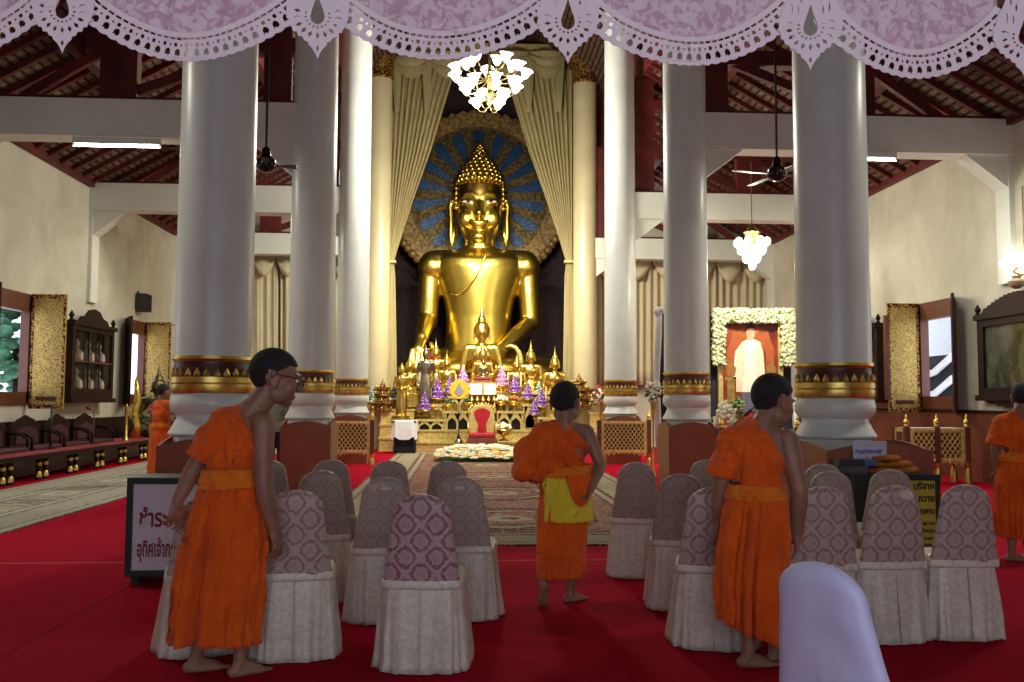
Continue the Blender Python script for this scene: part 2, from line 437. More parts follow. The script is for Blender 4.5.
# white beams across the aisles with haunches, red trusses above them
bi = 0
for r, Y in enumerate(ROWS):
    if r == 0: continue
    for side in (0, 1):
        bi += 1
        xa, xb = (XL, COLX[0] - .2) if side == 0 else (COLX[1] + .2, XR)
        z0, z1 = 5.72, 6.34; t = .22
        m = MB(); m.bb((xa, Y - t, z0), (xb, Y + t, z1))
        h = .85
        m.prism([(xa, z0 + .01), (xa + h, z0 + .01), (xa, z0 - h * .75)], 'y', Y - t * .8, Y + t * .8)
        m.prism([(xb, z0 + .01), (xb - h, z0 + .01), (xb, z0 - h * .75)], 'y', Y - t * .8, Y + t * .8)
        # pilaster on the wall below
        wx = XL if side == 0 else XR; s = 1 if side == 0 else -1
        m.bb((wx, Y - .2, 3.5 if r == 1 else 3.62), (wx + s * .09, Y + .2, z0))
        struct(m.build('ceiling_beam_%d' % bi, M['beam']))
        # truss
        m = MB(); zf = zl if side == 0 else zr
        xs = [xa + (xb - xa) * k for k in (.05, .48, .93)] if side == 0 else [xa + (xb - xa) * k for k in (.95, .52, .07)]
        for k, x in enumerate(xs):
            w = (.16, .30, .22)[k]
            if zf(x) - z1 > .3: m.bb((x - w, Y - .1, z1), (x + w, Y + .1, zf(x) - .1))
        zt = 7.42; q = (zt - WT) / SL
        if side == 0: m.bb((xa + q * .8, Y - .12, zt - .2), (xb, Y + .12, zt + .06))
        else: m.bb((xa, Y - .12, zt - .2), (xb - q * .8, Y + .12, zt + .06))
        zt2 = 8.55; q = (zt2 - WT) / SL
        if side == 0: m.bb((xa + q, Y - .12, zt2 - .2), (xb, Y + .12, zt2 + .06))
        else: m.bb((xa, Y - .12, zt2 - .2), (xb - q, Y + .12, zt2 + .06))
        m.bb((xa, Y - .13, z1 - .02), (xb, Y + .13, z1 + .07))
        # diagonal braces
        for (p, q2) in (((xs[1], zt), (xs[0] + (.9 if side == 0 else -.9), z1 + .05)), ((xs[1], z1 + .1), (xs[2], zt))):
            a = Vector((p[0], Y, p[1])); b = Vector((q2[0], Y, q2[1])); d = b - a
            m.box((a + b) / 2, (d.length, .1, .16), rot=Matrix.Rotation(-math.atan2(d.z, d.x), 3, 'Y'))
        struct(m.build('ceiling_truss_%d' % bi, M['red_timber']))
# long red ties between the columns of each row
for s, X in enumerate(COLX):
    for k in ():
        m = MB(); m.bb((X - .12, ROWS[k] + .3, 6.35), (X + .12, ROWS[k + 1] - .3, 7.05)); m.bb((X - .10, ROWS[k] + .3, 8.2), (X + .10, ROWS[k + 1] - .3, 8.5))
        m.bb((X - .03, ROWS[k] + .3, 8.5), (X + .03, ROWS[k + 1] - .3, 9.3))
        struct(m.build('ceiling_tie_%d' % (s * 3 + k + 1), M['red_timber']))

# ------------------------------------------------------------------ columns
RS = 1.0; ZS = {(-2.46, 9.1): .967, (3.85, 9.1): .955}
def column(X, Y, label, cream=False):
    t = thing('column', label, 'column', (X, Y, 0), 0, 'round columns in two rows along the nave', (RS, RS, ZS.get((X, Y), 1)))
    cm = M['cream_col'] if cream else M['white_col']
    top = 11.3
    prof = [(.372, 1.90), (.370, 3), (.362, 6), (.350, top)]
    if cream: prof = [(.36, 1.7), (.36, 3), (.36, 11.2)]
    MB().lathe(prof, n=48).build('shaft', cm, t, smooth=True)
    if cream:
        MB().lathe([(.37, 11.1), (.41, 11.15), (.39, 11.3), (.38, 11.4), (.42, 11.55), (.40, 11.65), (.46, 11.9), (.52, 12.1), (.52, 12.3)], n=40).build('capital', M['gilt_relief'], t, smooth=True)
        MB().lathe([(.365, 1.3), (.40, 1.35), (.37, 1.45), (.42, 1.5), (.42, 1.62), (.37, 1.7), (.40, 1.75), (.365, 1.8)], n=40).build('lotus_band', M['gilt_relief'], t, smooth=True)
        MB().lathe([(.42, 0), (.42, 1.0), (.38, 1.1), (.37, 1.32)], n=40).build('base', cm, t, smooth=True)
        return t
    MB().lathe([(0.362, 1.93), (0.387, 1.925), (0.390, 1.895), (0.372, 1.88), (0.364, 1.87)], n=48).build('upper_ring', M['gold_soft'], t, smooth=True)
    MB().lathe([(0.364, 1.875), (0.362, 1.84), (0.374, 1.80), (0.378, 1.73), (0.380, 1.72)], n=48).build('recess_band', M['maroon'], t, smooth=True)
    g = MB().lathe([(0.378, 1.722), (0.396, 1.715), (0.397, 1.66), (0.386, 1.655), (0.384, 1.645), (0.394, 1.64), (0.396, 1.575), (0.386, 1.555)], n=48)
    bnd = g.build('lotus_band', M['gold_soft'], t, smooth=True)
    mp = MB(); N = 26
    for k in range(N):
        a = 2 * PI * k / N; q = Matrix.Rotation(a, 3, 'Z')
        pts = [(-.030, 0), (.030, 0), (.030, .03), (.0, .082), (-.030, .03)]
        f = [q @ Vector((.383 + (.006 if i in (0, 1) else 0), p[0], 1.725 + p[1])) for i, p in enumerate(pts)]
        b = [q @ Vector((.362, p[0] * .9, 1.725 + p[1])) for p in pts]
        c0 = q @ Vector((.400, 0, 1.725 + .032))
        mp.add(f + b + [c0], [(0, 1, 10), (1, 2, 10), (2, 3, 10), (3, 4, 10), (4, 0, 10), (0, 5, 6, 1), (1, 6, 7, 2), (2, 7, 8, 3), (3, 8, 9, 4), (4, 9, 5, 0)])
    mp.build('petals', M['gold_soft'], bnd)
    pr = [(.36, 1.565), (.385, 1.53), (.398, 1.47), (.395, 1.41), (.372, 1.365), (.345, 1.345), (.328, 1.335), (.328, 1.30), (.338, 1.285),
          (.362, 1.23), (.395, 1.175), (.405, 1.155), (.400, 1.135), (.352, 1.12), (.352, 1.07), (.36, 1.055), (.372, 1.0), (.372, .965), (.37, .955), (.36, .93), (.36, .30), (.36, .28), (.36, 0)]
    MB().lathe(pr, n=56).build('base', cm, t, smooth=True)
    return t
nm = ['nearest', 'second', 'third', 'farthest']
for r, Y in enumerate(ROWS):
    for s, X in enumerate(COLX):
        X = {(0, 0): -2.46, (0, 1): 3.85, (1, 1): 3.80, (1, 0): -2.47}.get((r, s), X)
        lab = ('%s round %s column %s of the nave, %s' % (nm[r], 'cream' if r == 3 else 'white', 'on the left' if s == 0 else 'on the right',
               ['with dark red lotus band and curved board guard', 'standing mid hall behind the rows of chairs', 'beside the latticed gold rail', 'beside the gathered gold curtain'][r]))
        column(X, Y, lab, cream=(r == 3))
        if r < 3:
            g = thing('column_guard', 'red-brown arched board guard around the foot of the %s %s column' % (nm[r], 'left' if s == 0 else 'right'), 'guard', (X, Y, 0), 0, 'arched guards around the column feet')
            hx = hy = .40; cx = cy = 0; z0, z1 = 1.02, 1.10
            if r == 0: z0, z1 = 1.0, 1.07
            if r == 0 and s == 1: hx, hy, cx, cy = .50, .72, -.02, -.32
            for k in range(4):
                q = Matrix.Rotation(k * PI / 2, 3, 'Z'); w, h = ((hx, hy) if k % 2 == 0 else (hy - .021, hx)); N = 18
                top = [(-w + 2 * w * i / N, z0 + (z1 - z0) * math.sin(PI * i / N)) for i in range(N + 1)]
                poly = [(-w, 0), (w, 0)] + top[::-1]
                n_ = len(poly); m = MB(); oc = Vector((cx, cy, 0))
                vs = [q @ Vector((p[0], -h, p[1])) + oc for p in poly] + [q @ Vector((p[0], -h + .02, p[1])) + oc for p in poly]
                m.add(vs, [tuple(range(n_)), tuple(range(n_, 2 * n_))[::-1]] + [(i, (i + 1) % n_, n_ + (i + 1) % n_, n_ + i) for i in range(n_)])
                m.build('board', M['guard'] if k % 2 == 0 or r == 0 else M['guard_edge'], g)

# ------------------------------------------------------------------ windows: frame, open leaves
def window_set(idx, side, y0, y1):
    X = XL if side < 0 else XR; s = 1 if side < 0 else -1
    z0, z1 = WZ
    fr = MB(); w = .10
    xo, xi = (X - s * .13, X + s * .04)
    fr.bb((xo, y0 - .02, z0), (xi, y0 + w, z1)); fr.bb((xo, y1 - w, z0), (xi, y1 + .02, z1))
    fr.bb((xo, y0, z1 - .30), (xi, y1, z1 + .05)); fr.bb((xo, y0, z0 - .05), (xi, y1, z0 + .20))
    o = struct(fr.build('window_%d' % idx, M['wainscot']))
    for far in (1, 0):
        lw = .66
        sh = MB(); hz = z1 + .06 - (z0 - .12)
        sh.bb((0, -.022, 0), (lw, .022, hz))
        leaf = thing('window_shutter', ('gilt shutter leaf swung open at far side' if far else 'dark shutter leaf folded back at near side') +
                     ', %s %s window' % (['nearer', 'farther', 'side'][(idx - 1) % 3], 'left' if side < 0 else 'right'), 'shutter',
                     (X + s * .05, (y1 - .02) if far else (y0 + .02), z0 - .12), 0, 'window shutters')
        if far: ang = 0 if s > 0 else PI
        else: ang = math.radians(-62) if s > 0 else PI + math.radians(62)
        leaf.rotation_euler = (0, 0, ang)
        sh.build('leaf', M['gilt_shutter'] if far else M['dark_timber'], leaf)
        b = MB(); yy = -.026 if (far and s > 0) else .026
        if not far: yy = .026 * (1 if s > 0 else -1)
        for (za, zb) in ((0, .09), (hz - .09, hz)): b.bb((0, yy - .006, za), (lw, yy + .006, zb))
        for (xa, xb) in ((0, .05), (lw - .05, lw)): b.bb((xa, yy - .006, .09), (xb, yy + .006, hz - .09))
        b.build('rail', M['gilt_relief'] if far else M['maroon'], leaf)
        if far:
            p = MB(); p.bb((.14, yy - .012, .16), (lw - .14, yy + .004, .24)); p.build('plaque', M['maroon'], leaf)
            if s < 0:
                p = MB(); p.bb((lw - .02, -.05, .25), (lw + .06, .05, hz - .25)); p.build('bar', M['wainscot'], leaf)
for i, (a, b, c, d) in enumerate(LH[:2]): window_set(i + 1, -1, a, b)
for i, (a, b, c, d) in enumerate(RH[:2]): window_set(i + 4, 1, a, b)

# ------------------------------------------------------------------ rugs
m = MB(); m.bb((-2.3, -8.0, 0), (2.3, 8.0, .012)); o = m.build('rug', M['rug_main']); o.location = (AX, 17.05, .001)
tag(o, 'long maroon and beige patterned rug down the centre aisle to the altar', 'rug')
m = MB(); m.bb((-1.15, -9.0, 0), (1.15, 9.0, .012)); o = m.build('rug', M['rug_side']); o.location = (-6.02, 18.5, .001)
tag(o, 'pale oriental runner on the floor beside the low platform on the left', 'rug')
# ================================================================== covered banquet chairs
def superring(w, d, n, e=3.2, cx=0, cy=0, z=0):
    out = []
    for i in range(n):
        a = 2 * PI * i / n; c, s_ = math.cos(a), math.sin(a)
        out.append(Vector((cx + w * math.copysign(abs(c) ** (2 / e), c), cy + d * math.copysign(abs(s_) ** (2 / e), s_), z)))
    return out
def chair_proto(seed, brocade, satin, hole=False, bulge=False, lean=.05, top_h=.945, wtop=.152):
    rnd = random.Random(seed)
    t = thing('banquet_chair', 'x', 'chair', (0, 0, 0), 0, 'cloth covered banquet chairs in rows')
    # backrest cover: tapering slab with a round head (camera sees its -Y face)
    def hw(z):
        w = .212 + (wtop - .212) * min(1, max(0, (z - .45) / (top_h - .12 - .45))) ** 1.1
        r = .115
        if z > top_h - r: w *= math.sqrt(max(.0, 1 - ((z - (top_h - r)) / r) ** 2)) if z < top_h else 0
        return max(w, .012)
    rings = []; N = 40
    for k in range(34):
        tt = k / 33; z = .44 + (top_h - .001 - .44) * (1 - (1 - tt) ** 1.35 if tt > .0 else 0)
        y = -.205 - lean * (z - .44) / .5; dd = .044 if z < top_h - .08 else .044 * math.sqrt(max(.05, 1 - ((z - top_h + .08) / .08) ** 2))
        ring = superring(hw(z), dd, N, 3.0, 0, y, z)
        for p in ring:
            nz = mnoise.noise(Vector((p.x * 9 + seed, p.y * 6, p.z * 7))); p.y += nz * .006; p.x += nz * .004
        rings.append(ring)
    bc = MB().loft(rings).build('backrest_cover', brocade, t, smooth='all')
    # seat cover
    rings = []
    for k, (f, z) in enumerate([(1.0, .40), (1.02, .44), (1.0, .465), (.93, .485), (.7, .495), (.35, .498)]):
        rings.append(superring(.225 * f, .225 * f, N, 4.0, 0, .03, z))
    MB().loft(rings).build('seat_cover', satin, t, smooth='all')
    # skirt with hanging folds, wider at the floor
    rings = []; n2 = 120; ph = [rnd.uniform(0, 6.28) for _ in range(6)]
    for k in range(15):
        u = k / 14; z = .462 * (1 - u) + .004
        w = .216 + .050 * u ** .9; d = .238 + .036 * u ** .8
        ring = superring(w, d, n2, 4.5 - 1.2 * u, 0, .0, z)
        for i, p in enumerate(ring):
            a = 2 * PI * i / n2
            amp = .001 + .024 * u ** 1.1
            f = .5 * math.sin(11 * a + ph[0] + .6 * u) + .35 * math.sin(19 * a + ph[1]) + .4 * math.sin(5 * a + ph[2]) + .3 * math.sin(29 * a + ph[3])
            nn = mnoise.noise(Vector((math.cos(a) * 2 + seed * 3, math.sin(a) * 2, z * 5)))
            r = Vector((p.x, p.y, 0)).normalized()
            q = (amp * f + .012 * u * nn) * .8
            p.x += r.x * q; p.y += r.y * q
            if u > .99: p.z = .004 + .012 * max(0, f) * rnd.random()
        rings.append(ring)
    sk = MB().loft(rings, True, False).build('skirt', satin, t, smooth='all', solid=.004)
    # seam band where the back panel meets the skirt
    b = MB(); b.loft([superring(.219, .053, N, 3.0, 0, -.203, .440), superring(.217, .049, N, 3.0, 0, -.207, .455), superring(.2155, .0475, N, 3.0, 0, -.2085, .484), superring(.213, .0455, N, 3.0, 0, -.2088, .487)])
    b.build('seam_band', satin, t, smooth='all')
    b = MB(); pts = [(0.004 * math.sin(3 * i), -.249 - .054 * (i / 10) ** .8, .44 - .042 * i) for i in range(11)]
    b.tube(pts, .005, 6); b.build('back_seam', satin, sk, smooth='all')
    if hole:
        h = MB(); y = -.205 - lean * .85 - .042
        h.ball((0, y, top_h - .075), (.042, .012, .016), 16, 8); h.build('handle_fold', satin, bc, smooth='all')
    if bulge:
        h = MB(); y = -.205 - lean * .9 - .035
        h.ball((.045, y, top_h - .06), (.05, .035, .034), 18, 10); h.ball((.05, y - .02, top_h - .045), (.030, .020, .016), 14, 8)
        h.build('bunched_cloth', satin, bc, smooth='all')
    return t
CH_PINK = chair_proto(1, M['broc_pink'], M['satin'])
CH_PINK2 = chair_proto(5, M['broc_dull'], M['satin'])
CH_GREY = chair_proto(2, M['broc_grey'], M['satin'])
CH_GREY2 = chair_proto(3, M['broc_grey'], M['satin'], hole=True)
CH_BULGE = chair_proto(4, M['broc_dull'], M['satin'], bulge=True)
used_c = set()
# (proto, px, Y, rotz deg, scale, label)
CHS = [
 (CH_PINK, 427, 4.98, 4, 1, 'front chair of the left block, mauve damask back facing the viewer'),
 (CH_GREY2, 385, 6.05, -6, 1, 'damask backed chair left behind the frontmost left chair'),
 (CH_GREY2, 464, 6.10, 6, 1, 'covered chair with a cloth handle fold, right behind the frontmost left chair'),
 (CH_GREY, 390, 7.65, -3, 1, 'covered chair at the rug edge, left of the far pair'),
 (CH_GREY, 450, 7.60, 3, 1, 'covered chair at the rug edge, right of the far pair'),
 (CH_GREY, 331, 7.75, -8, 1, 'farthest covered chair in the column of chairs beside the large left monk'),
 (CH_GREY, 320, 6.62, -10, 1, 'middle covered chair in the column right of the large left monk'),
 (CH_PINK2, 298, 5.22, -8, 1.0, 'covered chair touching the right hand of the large left monk'),
 (CH_PINK2, 206, 5.32, -16, .95, 'covered chair mostly hidden behind the skirt of the large left monk'),
 (CH_GREY, 271, 7.75, -6, 1, 'covered chair peeking out behind the elbow of the large left monk'),
 (CH_GREY, 638, 7.45, 14, 1, 'far covered chair of the right block next to the rug, nearest the boy monk'),
 (CH_GREY, 681, 6.30, 14, 1, 'second covered chair of the inner right row, left of the right monk'),
 (CH_GREY, 704, 7.80, 8, 1, 'far covered chair just left of the right monk\'s arm'),
 (CH_PINK2, 712, 5.34, 14, 1, 'near covered chair whose back the right monk stands against'),
 (CH_GREY, 812, 7.30, 2, 1, 'farthest covered chair right of the right monk, by the board guard'),
 (CH_GREY, 818, 6.55, 2, 1, 'middle covered chair right of the right monk'),
 (CH_PINK2, 808, 5.40, 2, 1, 'near covered chair behind the right monk and the white one'),
 (CH_GREY, 877, 6.70, 4, 1, 'covered chair in front of the yellow notice, behind the bunched one'),
 (CH_BULGE, 873, 5.45, -3, 1.0, 'covered chair with cloth bunched into a lump at its top'),
 (CH_PINK2, 944, 5.50, 1, 1.0, 'rightmost covered chair standing alone at the end of its row'),
]
for p, px, Y, rz, scl, lab in CHS:
    Y += .15; X = at(px, 470, Y).x
    if p.name not in used_c:
        used_c.add(p.name); o = p; o.location = (X, Y, .001); o.rotation_euler = (0, 0, math.radians(-rz)); o.scale = (scl,) * 3; o['label'] = lab
    else:
        o = dup(p, (X, Y, .001), math.radians(-rz), lab, None, scl)
WH = chair_proto(9, M['white_satin'], M['white_satin'], lean=.09, top_h=.965, wtop=.15)
WH['label'] = 'plain lilac-white covered chair cut off by the bottom edge of the picture'; WH['group'] = 'plain white covered chair'
del WH['group']

q = at(879, 640, 2.85); WH.location = (q.x, 2.86, .001); WH.rotation_euler = (0, 0, math.radians(-58)) 
# ================================================================== people
def rotz(d): return Matrix.Rotation(math.radians(d), 3, 'Z')
def add_hand(mb, wrist, direc, side, curl=.35, palm_n=None, s=1.0):
    "side: unit vector from little finger towards the thumb; palm_n: palm normal"
    d = Vector(direc).normalized(); sd = Vector(side); sd = (sd - d * sd.dot(d)).normalized(); pn = sd.cross(d) if palm_n is None else Vector(palm_n)
    pn = (pn - d * pn.dot(d) - sd * pn.dot(sd)).normalized()
    R = Matrix((sd, pn, d)).transposed(); w = Vector(wrist)
    mb.cap(w - d * .01, w + d * .025, .024 * s, .027 * s)
    mb.ball(w + d * .052 * s, (.041 * s, .015 * s, .050 * s), 16, 10, R)
    for k, (off, L) in enumerate(((.034, .074), (.0115, .082), (-.0115, .076), (-.034, .060))):
        p = w + d * (.088 - .004 * k) * s + sd * off * s; a = curl * (1 + .12 * k)
        for j, f in enumerate((.45, .32, .25)):
            a_ = a * (j + .6); dd = (d * math.cos(a_) + pn * math.sin(a_) + sd * off * 3.5).normalized()
            q = p + dd * L * f * s; mb.cap(p, q, (.0086 - .0008 * j) * s, (.0080 - .0008 * j) * s, 10); p = q
    p = w + d * .030 * s + sd * .034 * s
    for j, (L, sp) in enumerate(((.034, .85), (.028, .5), (.022, .25))):
        dd = (d * .8 + sd * sp + pn * (.25 + .3 * j)).normalized(); q = p + dd * L * s
        mb.cap(p, q, (.0125 - .0015 * j) * s, (.0112 - .0015 * j) * s, 10); p = q
def add_foot(mb, ankle, yaw, s=1.0, pitch=0):
    "toe direction yaw (deg, 0 = +Y); pitch>0 raises the heel"
    R = rotz(yaw) @ Matrix.Rotation(math.radians(-pitch), 3, 'X'); a = Vector(ankle)
    P = lambda x, y, z: a + R @ Vector((x * s, y * s, z * s))
    mb.ball(P(0, -.035, -.048), (.031 * s, .036 * s, .030 * s), 12, 8, R)
    mb.cap(P(0, 0, 0), P(0, -.02, -.045), .034 * s, .030 * s)
    mb.cap(P(0, .01, -.02), P(.003, .11, -.058), .032 * s, .024 * s); mb.cap(P(-.016, -.02, -.058), P(-.026, .12, -.062), .018 * s, .018 * s); mb.cap(P(.014, -.02, -.056), P(.022, .11, -.060), .020 * s, .020 * s)
    for k, (x, L, r) in enumerate(((.024, .045, .0135), (.008, .042, .0105), (-.006, .038, .010), (-.019, .032, .0095), (-.031, .026, .009))):
        x = -x if R.determinant() < 0 else x
        mb.cap(P(x, .115 - .004 * k, -.062), P(x * 1.05, .125 + L, -.066), r * s, r * .85 * s, 8)
def add_head(mb, c, Rh, s=1.0):
    P = lambda x, y, z: Vector(c) + Rh @ Vector((x * s, y * s, z * s)); B = lambda p, r: mb.ball(P(*p), tuple(k * s for k in r), 20, 14, Rh)
    B((0, -.012, .028), (.077, .094, .088)); B((0, .02, -.01), (.066, .078, .085)); B((0, .040, -.055), (.050, .048, .052)); B((0, .066, -.092), (.024, .020, .017))
    for sx in (-1, 1):
        B((sx * .034, .060, -.030), (.028, .028, .032))                # cheekbone
        B((sx * .040, .022, -.060), (.028, .046, .036))                # jaw
        mb.cap(P(sx * .012, .094, .025), P(sx * .046, .078, .022), .009 * s, .008 * s)   # brow
        B((sx * .079, -.008, -.012), (.008, .020, .032)); B((sx * .083, -.016, .004), (.006, .014, .020)); B((sx * .080, -.002, -.036), (.006, .010, .012))
        B((sx * .012, .108, -.034), (.010, .011, .009))
    mb.cap(P(0, .098, .012), P(0, .118, -.026), .008 * s, .013 * s)     # nose
    B((0, .086, -.061), (.022, .011, .006)); B((0, .084, -.071), (.018, .010, .007))
def head_extras(parent, c, Rh, s=1.0, glasses=False):
    P = lambda x, y, z: Vector(c) + Rh @ Vector((x * s, y * s, z * s))
    # cropped hair: cap over the skull, open at the face
    m = MB(); N, K = 64, 60; r = (.080 * s, .097 * s, .0915 * s); vs = []; idx = {}
    for k in range(K + 1):
        ph = PI * .86 * k / K
        for i in range(N):
            a = 2 * PI * i / N
            l = Vector((math.sin(ph) * math.cos(a), math.sin(ph) * math.sin(a), math.cos(ph)))
            vs.append((l, P(l.x * r[0] / s, -.012 + l.y * r[1] / s, .028 + l.z * r[2] / s)))
    fs = []
    def ok(l):
        lim = .34 - .9 * max(0, .62 - l.y) if l.y > .0 else (-.22 + 1.7 * l.y if l.y > -.42 else -.93)
        if -.28 < l.y < .0 and abs(l.x) > .8: lim = -.05
        return l.z > lim
    for k in range(K):
        for i in range(N):
            j = (i + 1) % N; q = (k * N + i, k * N + j, (k + 1) * N + j, (k + 1) * N + i)
            if all(ok(vs[t][0]) for t in q): fs.append(q)
    m.add([v[1] for v in vs], fs)
    h = m.build('hair', M['hair'], parent, smooth='all', solid=.006 * s, recalc=False)
    for sx in (-1, 1):
        MB().ball(P(sx * .030, .083, .002), (.012 * s, .011 * s, .0085 * s), 12, 8, Rh).build('eye', M['white_cloth'], parent, smooth='all')
        MB().ball(P(sx * .031, .0925, .001), (.0055 * s, .003 * s, .0055 * s), 10, 6, Rh).build('iris', M['black'], parent, smooth='all')
    if glasses:
        g = MB()
        for sx in (-1, 1):
            g.tube([P(sx * .033 + .022 * math.cos(t), .112, .0 + .016 * math.sin(t)) for t in [2 * PI * k / 14 for k in range(15)]], .0022 * s, 6)
            g.tube([P(sx * .055, .112, .006), P(sx * .081, .07, .010), P(sx * .089, -.008, .012), P(sx * .086, -.025, -.006)], .0028 * s, 6)
        g.tube([P(-.011, .112, .004), P(.011, .112, .004)], .0022 * s, 6)
        g.build('spectacles', M['glass_frame'], parent, smooth='all')

def torso_vol(mb, J, inf=0.0):
    pel, wst, chs, nk = [Vector(J[k]) for k in ('pelvis', 'waist', 'chest', 'neck')]
    Rp = rotz(J.get('yp', 0)); Rc = rotz(J.get('yc', 0)); sL, sR = Vector(J['shL']), Vector(J['shR']); b = J.get('build', 1.0)
    i = inf; b *= J.get('tb', 1.0)
    mb.ball(pel, (.150 * b + i, .112 * b + i, .13 + i), 22, 14, Rp)
    mb.ball((pel + wst) / 2, (.138 * b + i, .100 * b + i, .12 + i), 22, 14, Rp)
    mb.ball(wst, (.122 * b + i, .090 * b + i, .11 + i), 22, 14, Rc)
    mb.ball((wst + chs) / 2, (.130 * b + i, .098 * b + i, .12 + i), 22, 14, Rc)
    mb.ball(chs, (.148 * b + i, .105 * b + i, .13 + i), 22, 14, Rc)
    mb.ball(chs.lerp(nk, .5), (.150 * b + i, .090 * b + i, .085 + i), 22, 14, Rc)
    mb.cap(sL.lerp(nk, .25) - V(0, 0, .015), sR.lerp(nk, .25) - V(0, 0, .015), .062 * b + i, .062 * b + i)
    for s in (sL, sR):
        mb.cap(s, nk - V(0, 0, .02), .054 * b + i, .048 * b + i)
def build_person(root, J, voxel=.007, skin=None, glasses=False, hands=True, head=True):
    b = J.get('build', 1.0); mb = MB(); torso_vol(mb, J)
    nk = Vector(J['neck']); hc = Vector(J['head']); hs = J.get('hs', 1.0) * 1.08
    Rh = rotz(J.get('yh', 0)) @ Matrix.Rotation(math.radians(-J.get('ph', 0)), 3, 'X')
    mb.cap(nk - V(0, 0, .03), hc + Rh @ V(0, -.008, -.045), .058 * b * hs, .048 * b * hs); mb.cap(nk - V(0, 0, .06), nk + V(0, 0, .01), .085 * b, .058 * b)
    add_head(mb, hc, Rh, hs)
    for S in 'LR':
        sh, el, wr = Vector(J['sh' + S]), Vector(J['el' + S]), Vector(J['wr' + S]); hd = Vector(J.get('hd' + S, wr - el)).normalized()
        ar = b * J.get('arm', 1.0); mb.cap(sh, el, .052 * ar, .040 * ar); mb.ball(sh.lerp(el, .4), (.050 * ar,) * 3); mb.cap(el, el.lerp(wr, .35), .040 * ar, .040 * ar); mb.cap(el.lerp(wr, .3), wr, .041 * ar, .027 * ar)
        fwd = rotz(J.get('yc', 0)) @ V(0, 1, 0)
        if hands: add_hand(mb, wr, hd, J.get('th' + S, fwd), J.get('curl', .4), J.get('pn' + S), b * J.get('hnd', 1.0))
        hp, kn, an = Vector(J['hp' + S]), Vector(J['kn' + S]), Vector(J['an' + S])
        mb.cap(hp, kn, .078 * b, .052 * b); mb.cap(kn, kn.lerp(an, .35), .050 * b, .052 * b); mb.cap(kn.lerp(an, .3), an, .053 * b, .033 * b)
        add_foot(mb, an, J.get('fy' + S, 0), b * J.get('foot', 1.0), J.get('fp' + S, 0))
    body = remeshed(mb, 'body', skin or M['skin'], root, voxel, 6)
    head_extras(root, hc, Rh, hs, glasses)
    return body
def folds(o, fn):
    me = o.data; me.update(); n = [v.normal.copy() for v in me.vertices]
    for v in me.vertices: v.co = v.co + n[v.index] * fn(v.co, n[v.index])
    me.update()
def upper_robe(root, J, cut_p, cut_n, extra, voxel=.009, inf=.016, zmin=.9, mat=None, seed=0, amp=.010, opened=True):
    "cloth volume over torso and left arm, cut along the bare right shoulder and at the waist"
    mb = MB(); torso_vol(mb, J, inf); sh, el = Vector(J['shL']), Vector(J['elL'])
    for c, r in extra: mb.ball(c, r, 18, 12)
    mb.cap(sh, sh.lerp(el, .97), .066 + inf * .4, .072 + inf); mb.cap(sh.lerp(el, .5) - V(0, 0, .01), sh.lerp(el, 1.0) - V(0, 0, .01), .070 + inf, .074 + inf)
    o = remeshed(mb, 'upper_robe', mat or M['robe'], root, voxel, 10)
    bm = bmesh.new(); bm.from_mesh(o.data)
    def cut(p, nrm):
        bmesh.ops.bisect_plane(bm, geom=bm.verts[:] + bm.edges[:] + bm.faces[:], plane_co=Vector(p), plane_no=Vector(nrm), clear_outer=True)
    cut(cut_p, cut_n); cut((0, 0, zmin), (0, 0, -1))
    ax = (el - sh).normalized(); e = sh.lerp(el, .93)
    # open the sleeve end
    if opened: bmesh.ops.delete(bm, geom=[v for v in bm.verts if (v.co - e).dot(ax) > 0 and (v.co - el).length < .13], context='VERTS')
    bm.to_mesh(o.data); bm.free(); o.data.shade_smooth()
    src = Vector(J['shL']) + V(.02, 0, .03)
    def fn(p, n):
        d = p - src; a = math.atan2(d.x * 1.0 + .3 * d.y, -d.z + .02); L = d.length
        w = mnoise.noise(p * 5 + V(seed, 0, 0))
        a2 = a * 12 + w * 2.2
        return amp * min(1, L * 3.2) * (.8 * (1 - 2 * abs(math.sin(a2 * .5))) + .4 * math.sin(a * 23 + w * 4 + seed)) + .010 * mnoise.noise(p * 10)
    folds(o, fn)
    m = o.modifiers.new('solid', 'SOLIDIFY'); m.thickness = .006; m.offset = 0
    return o
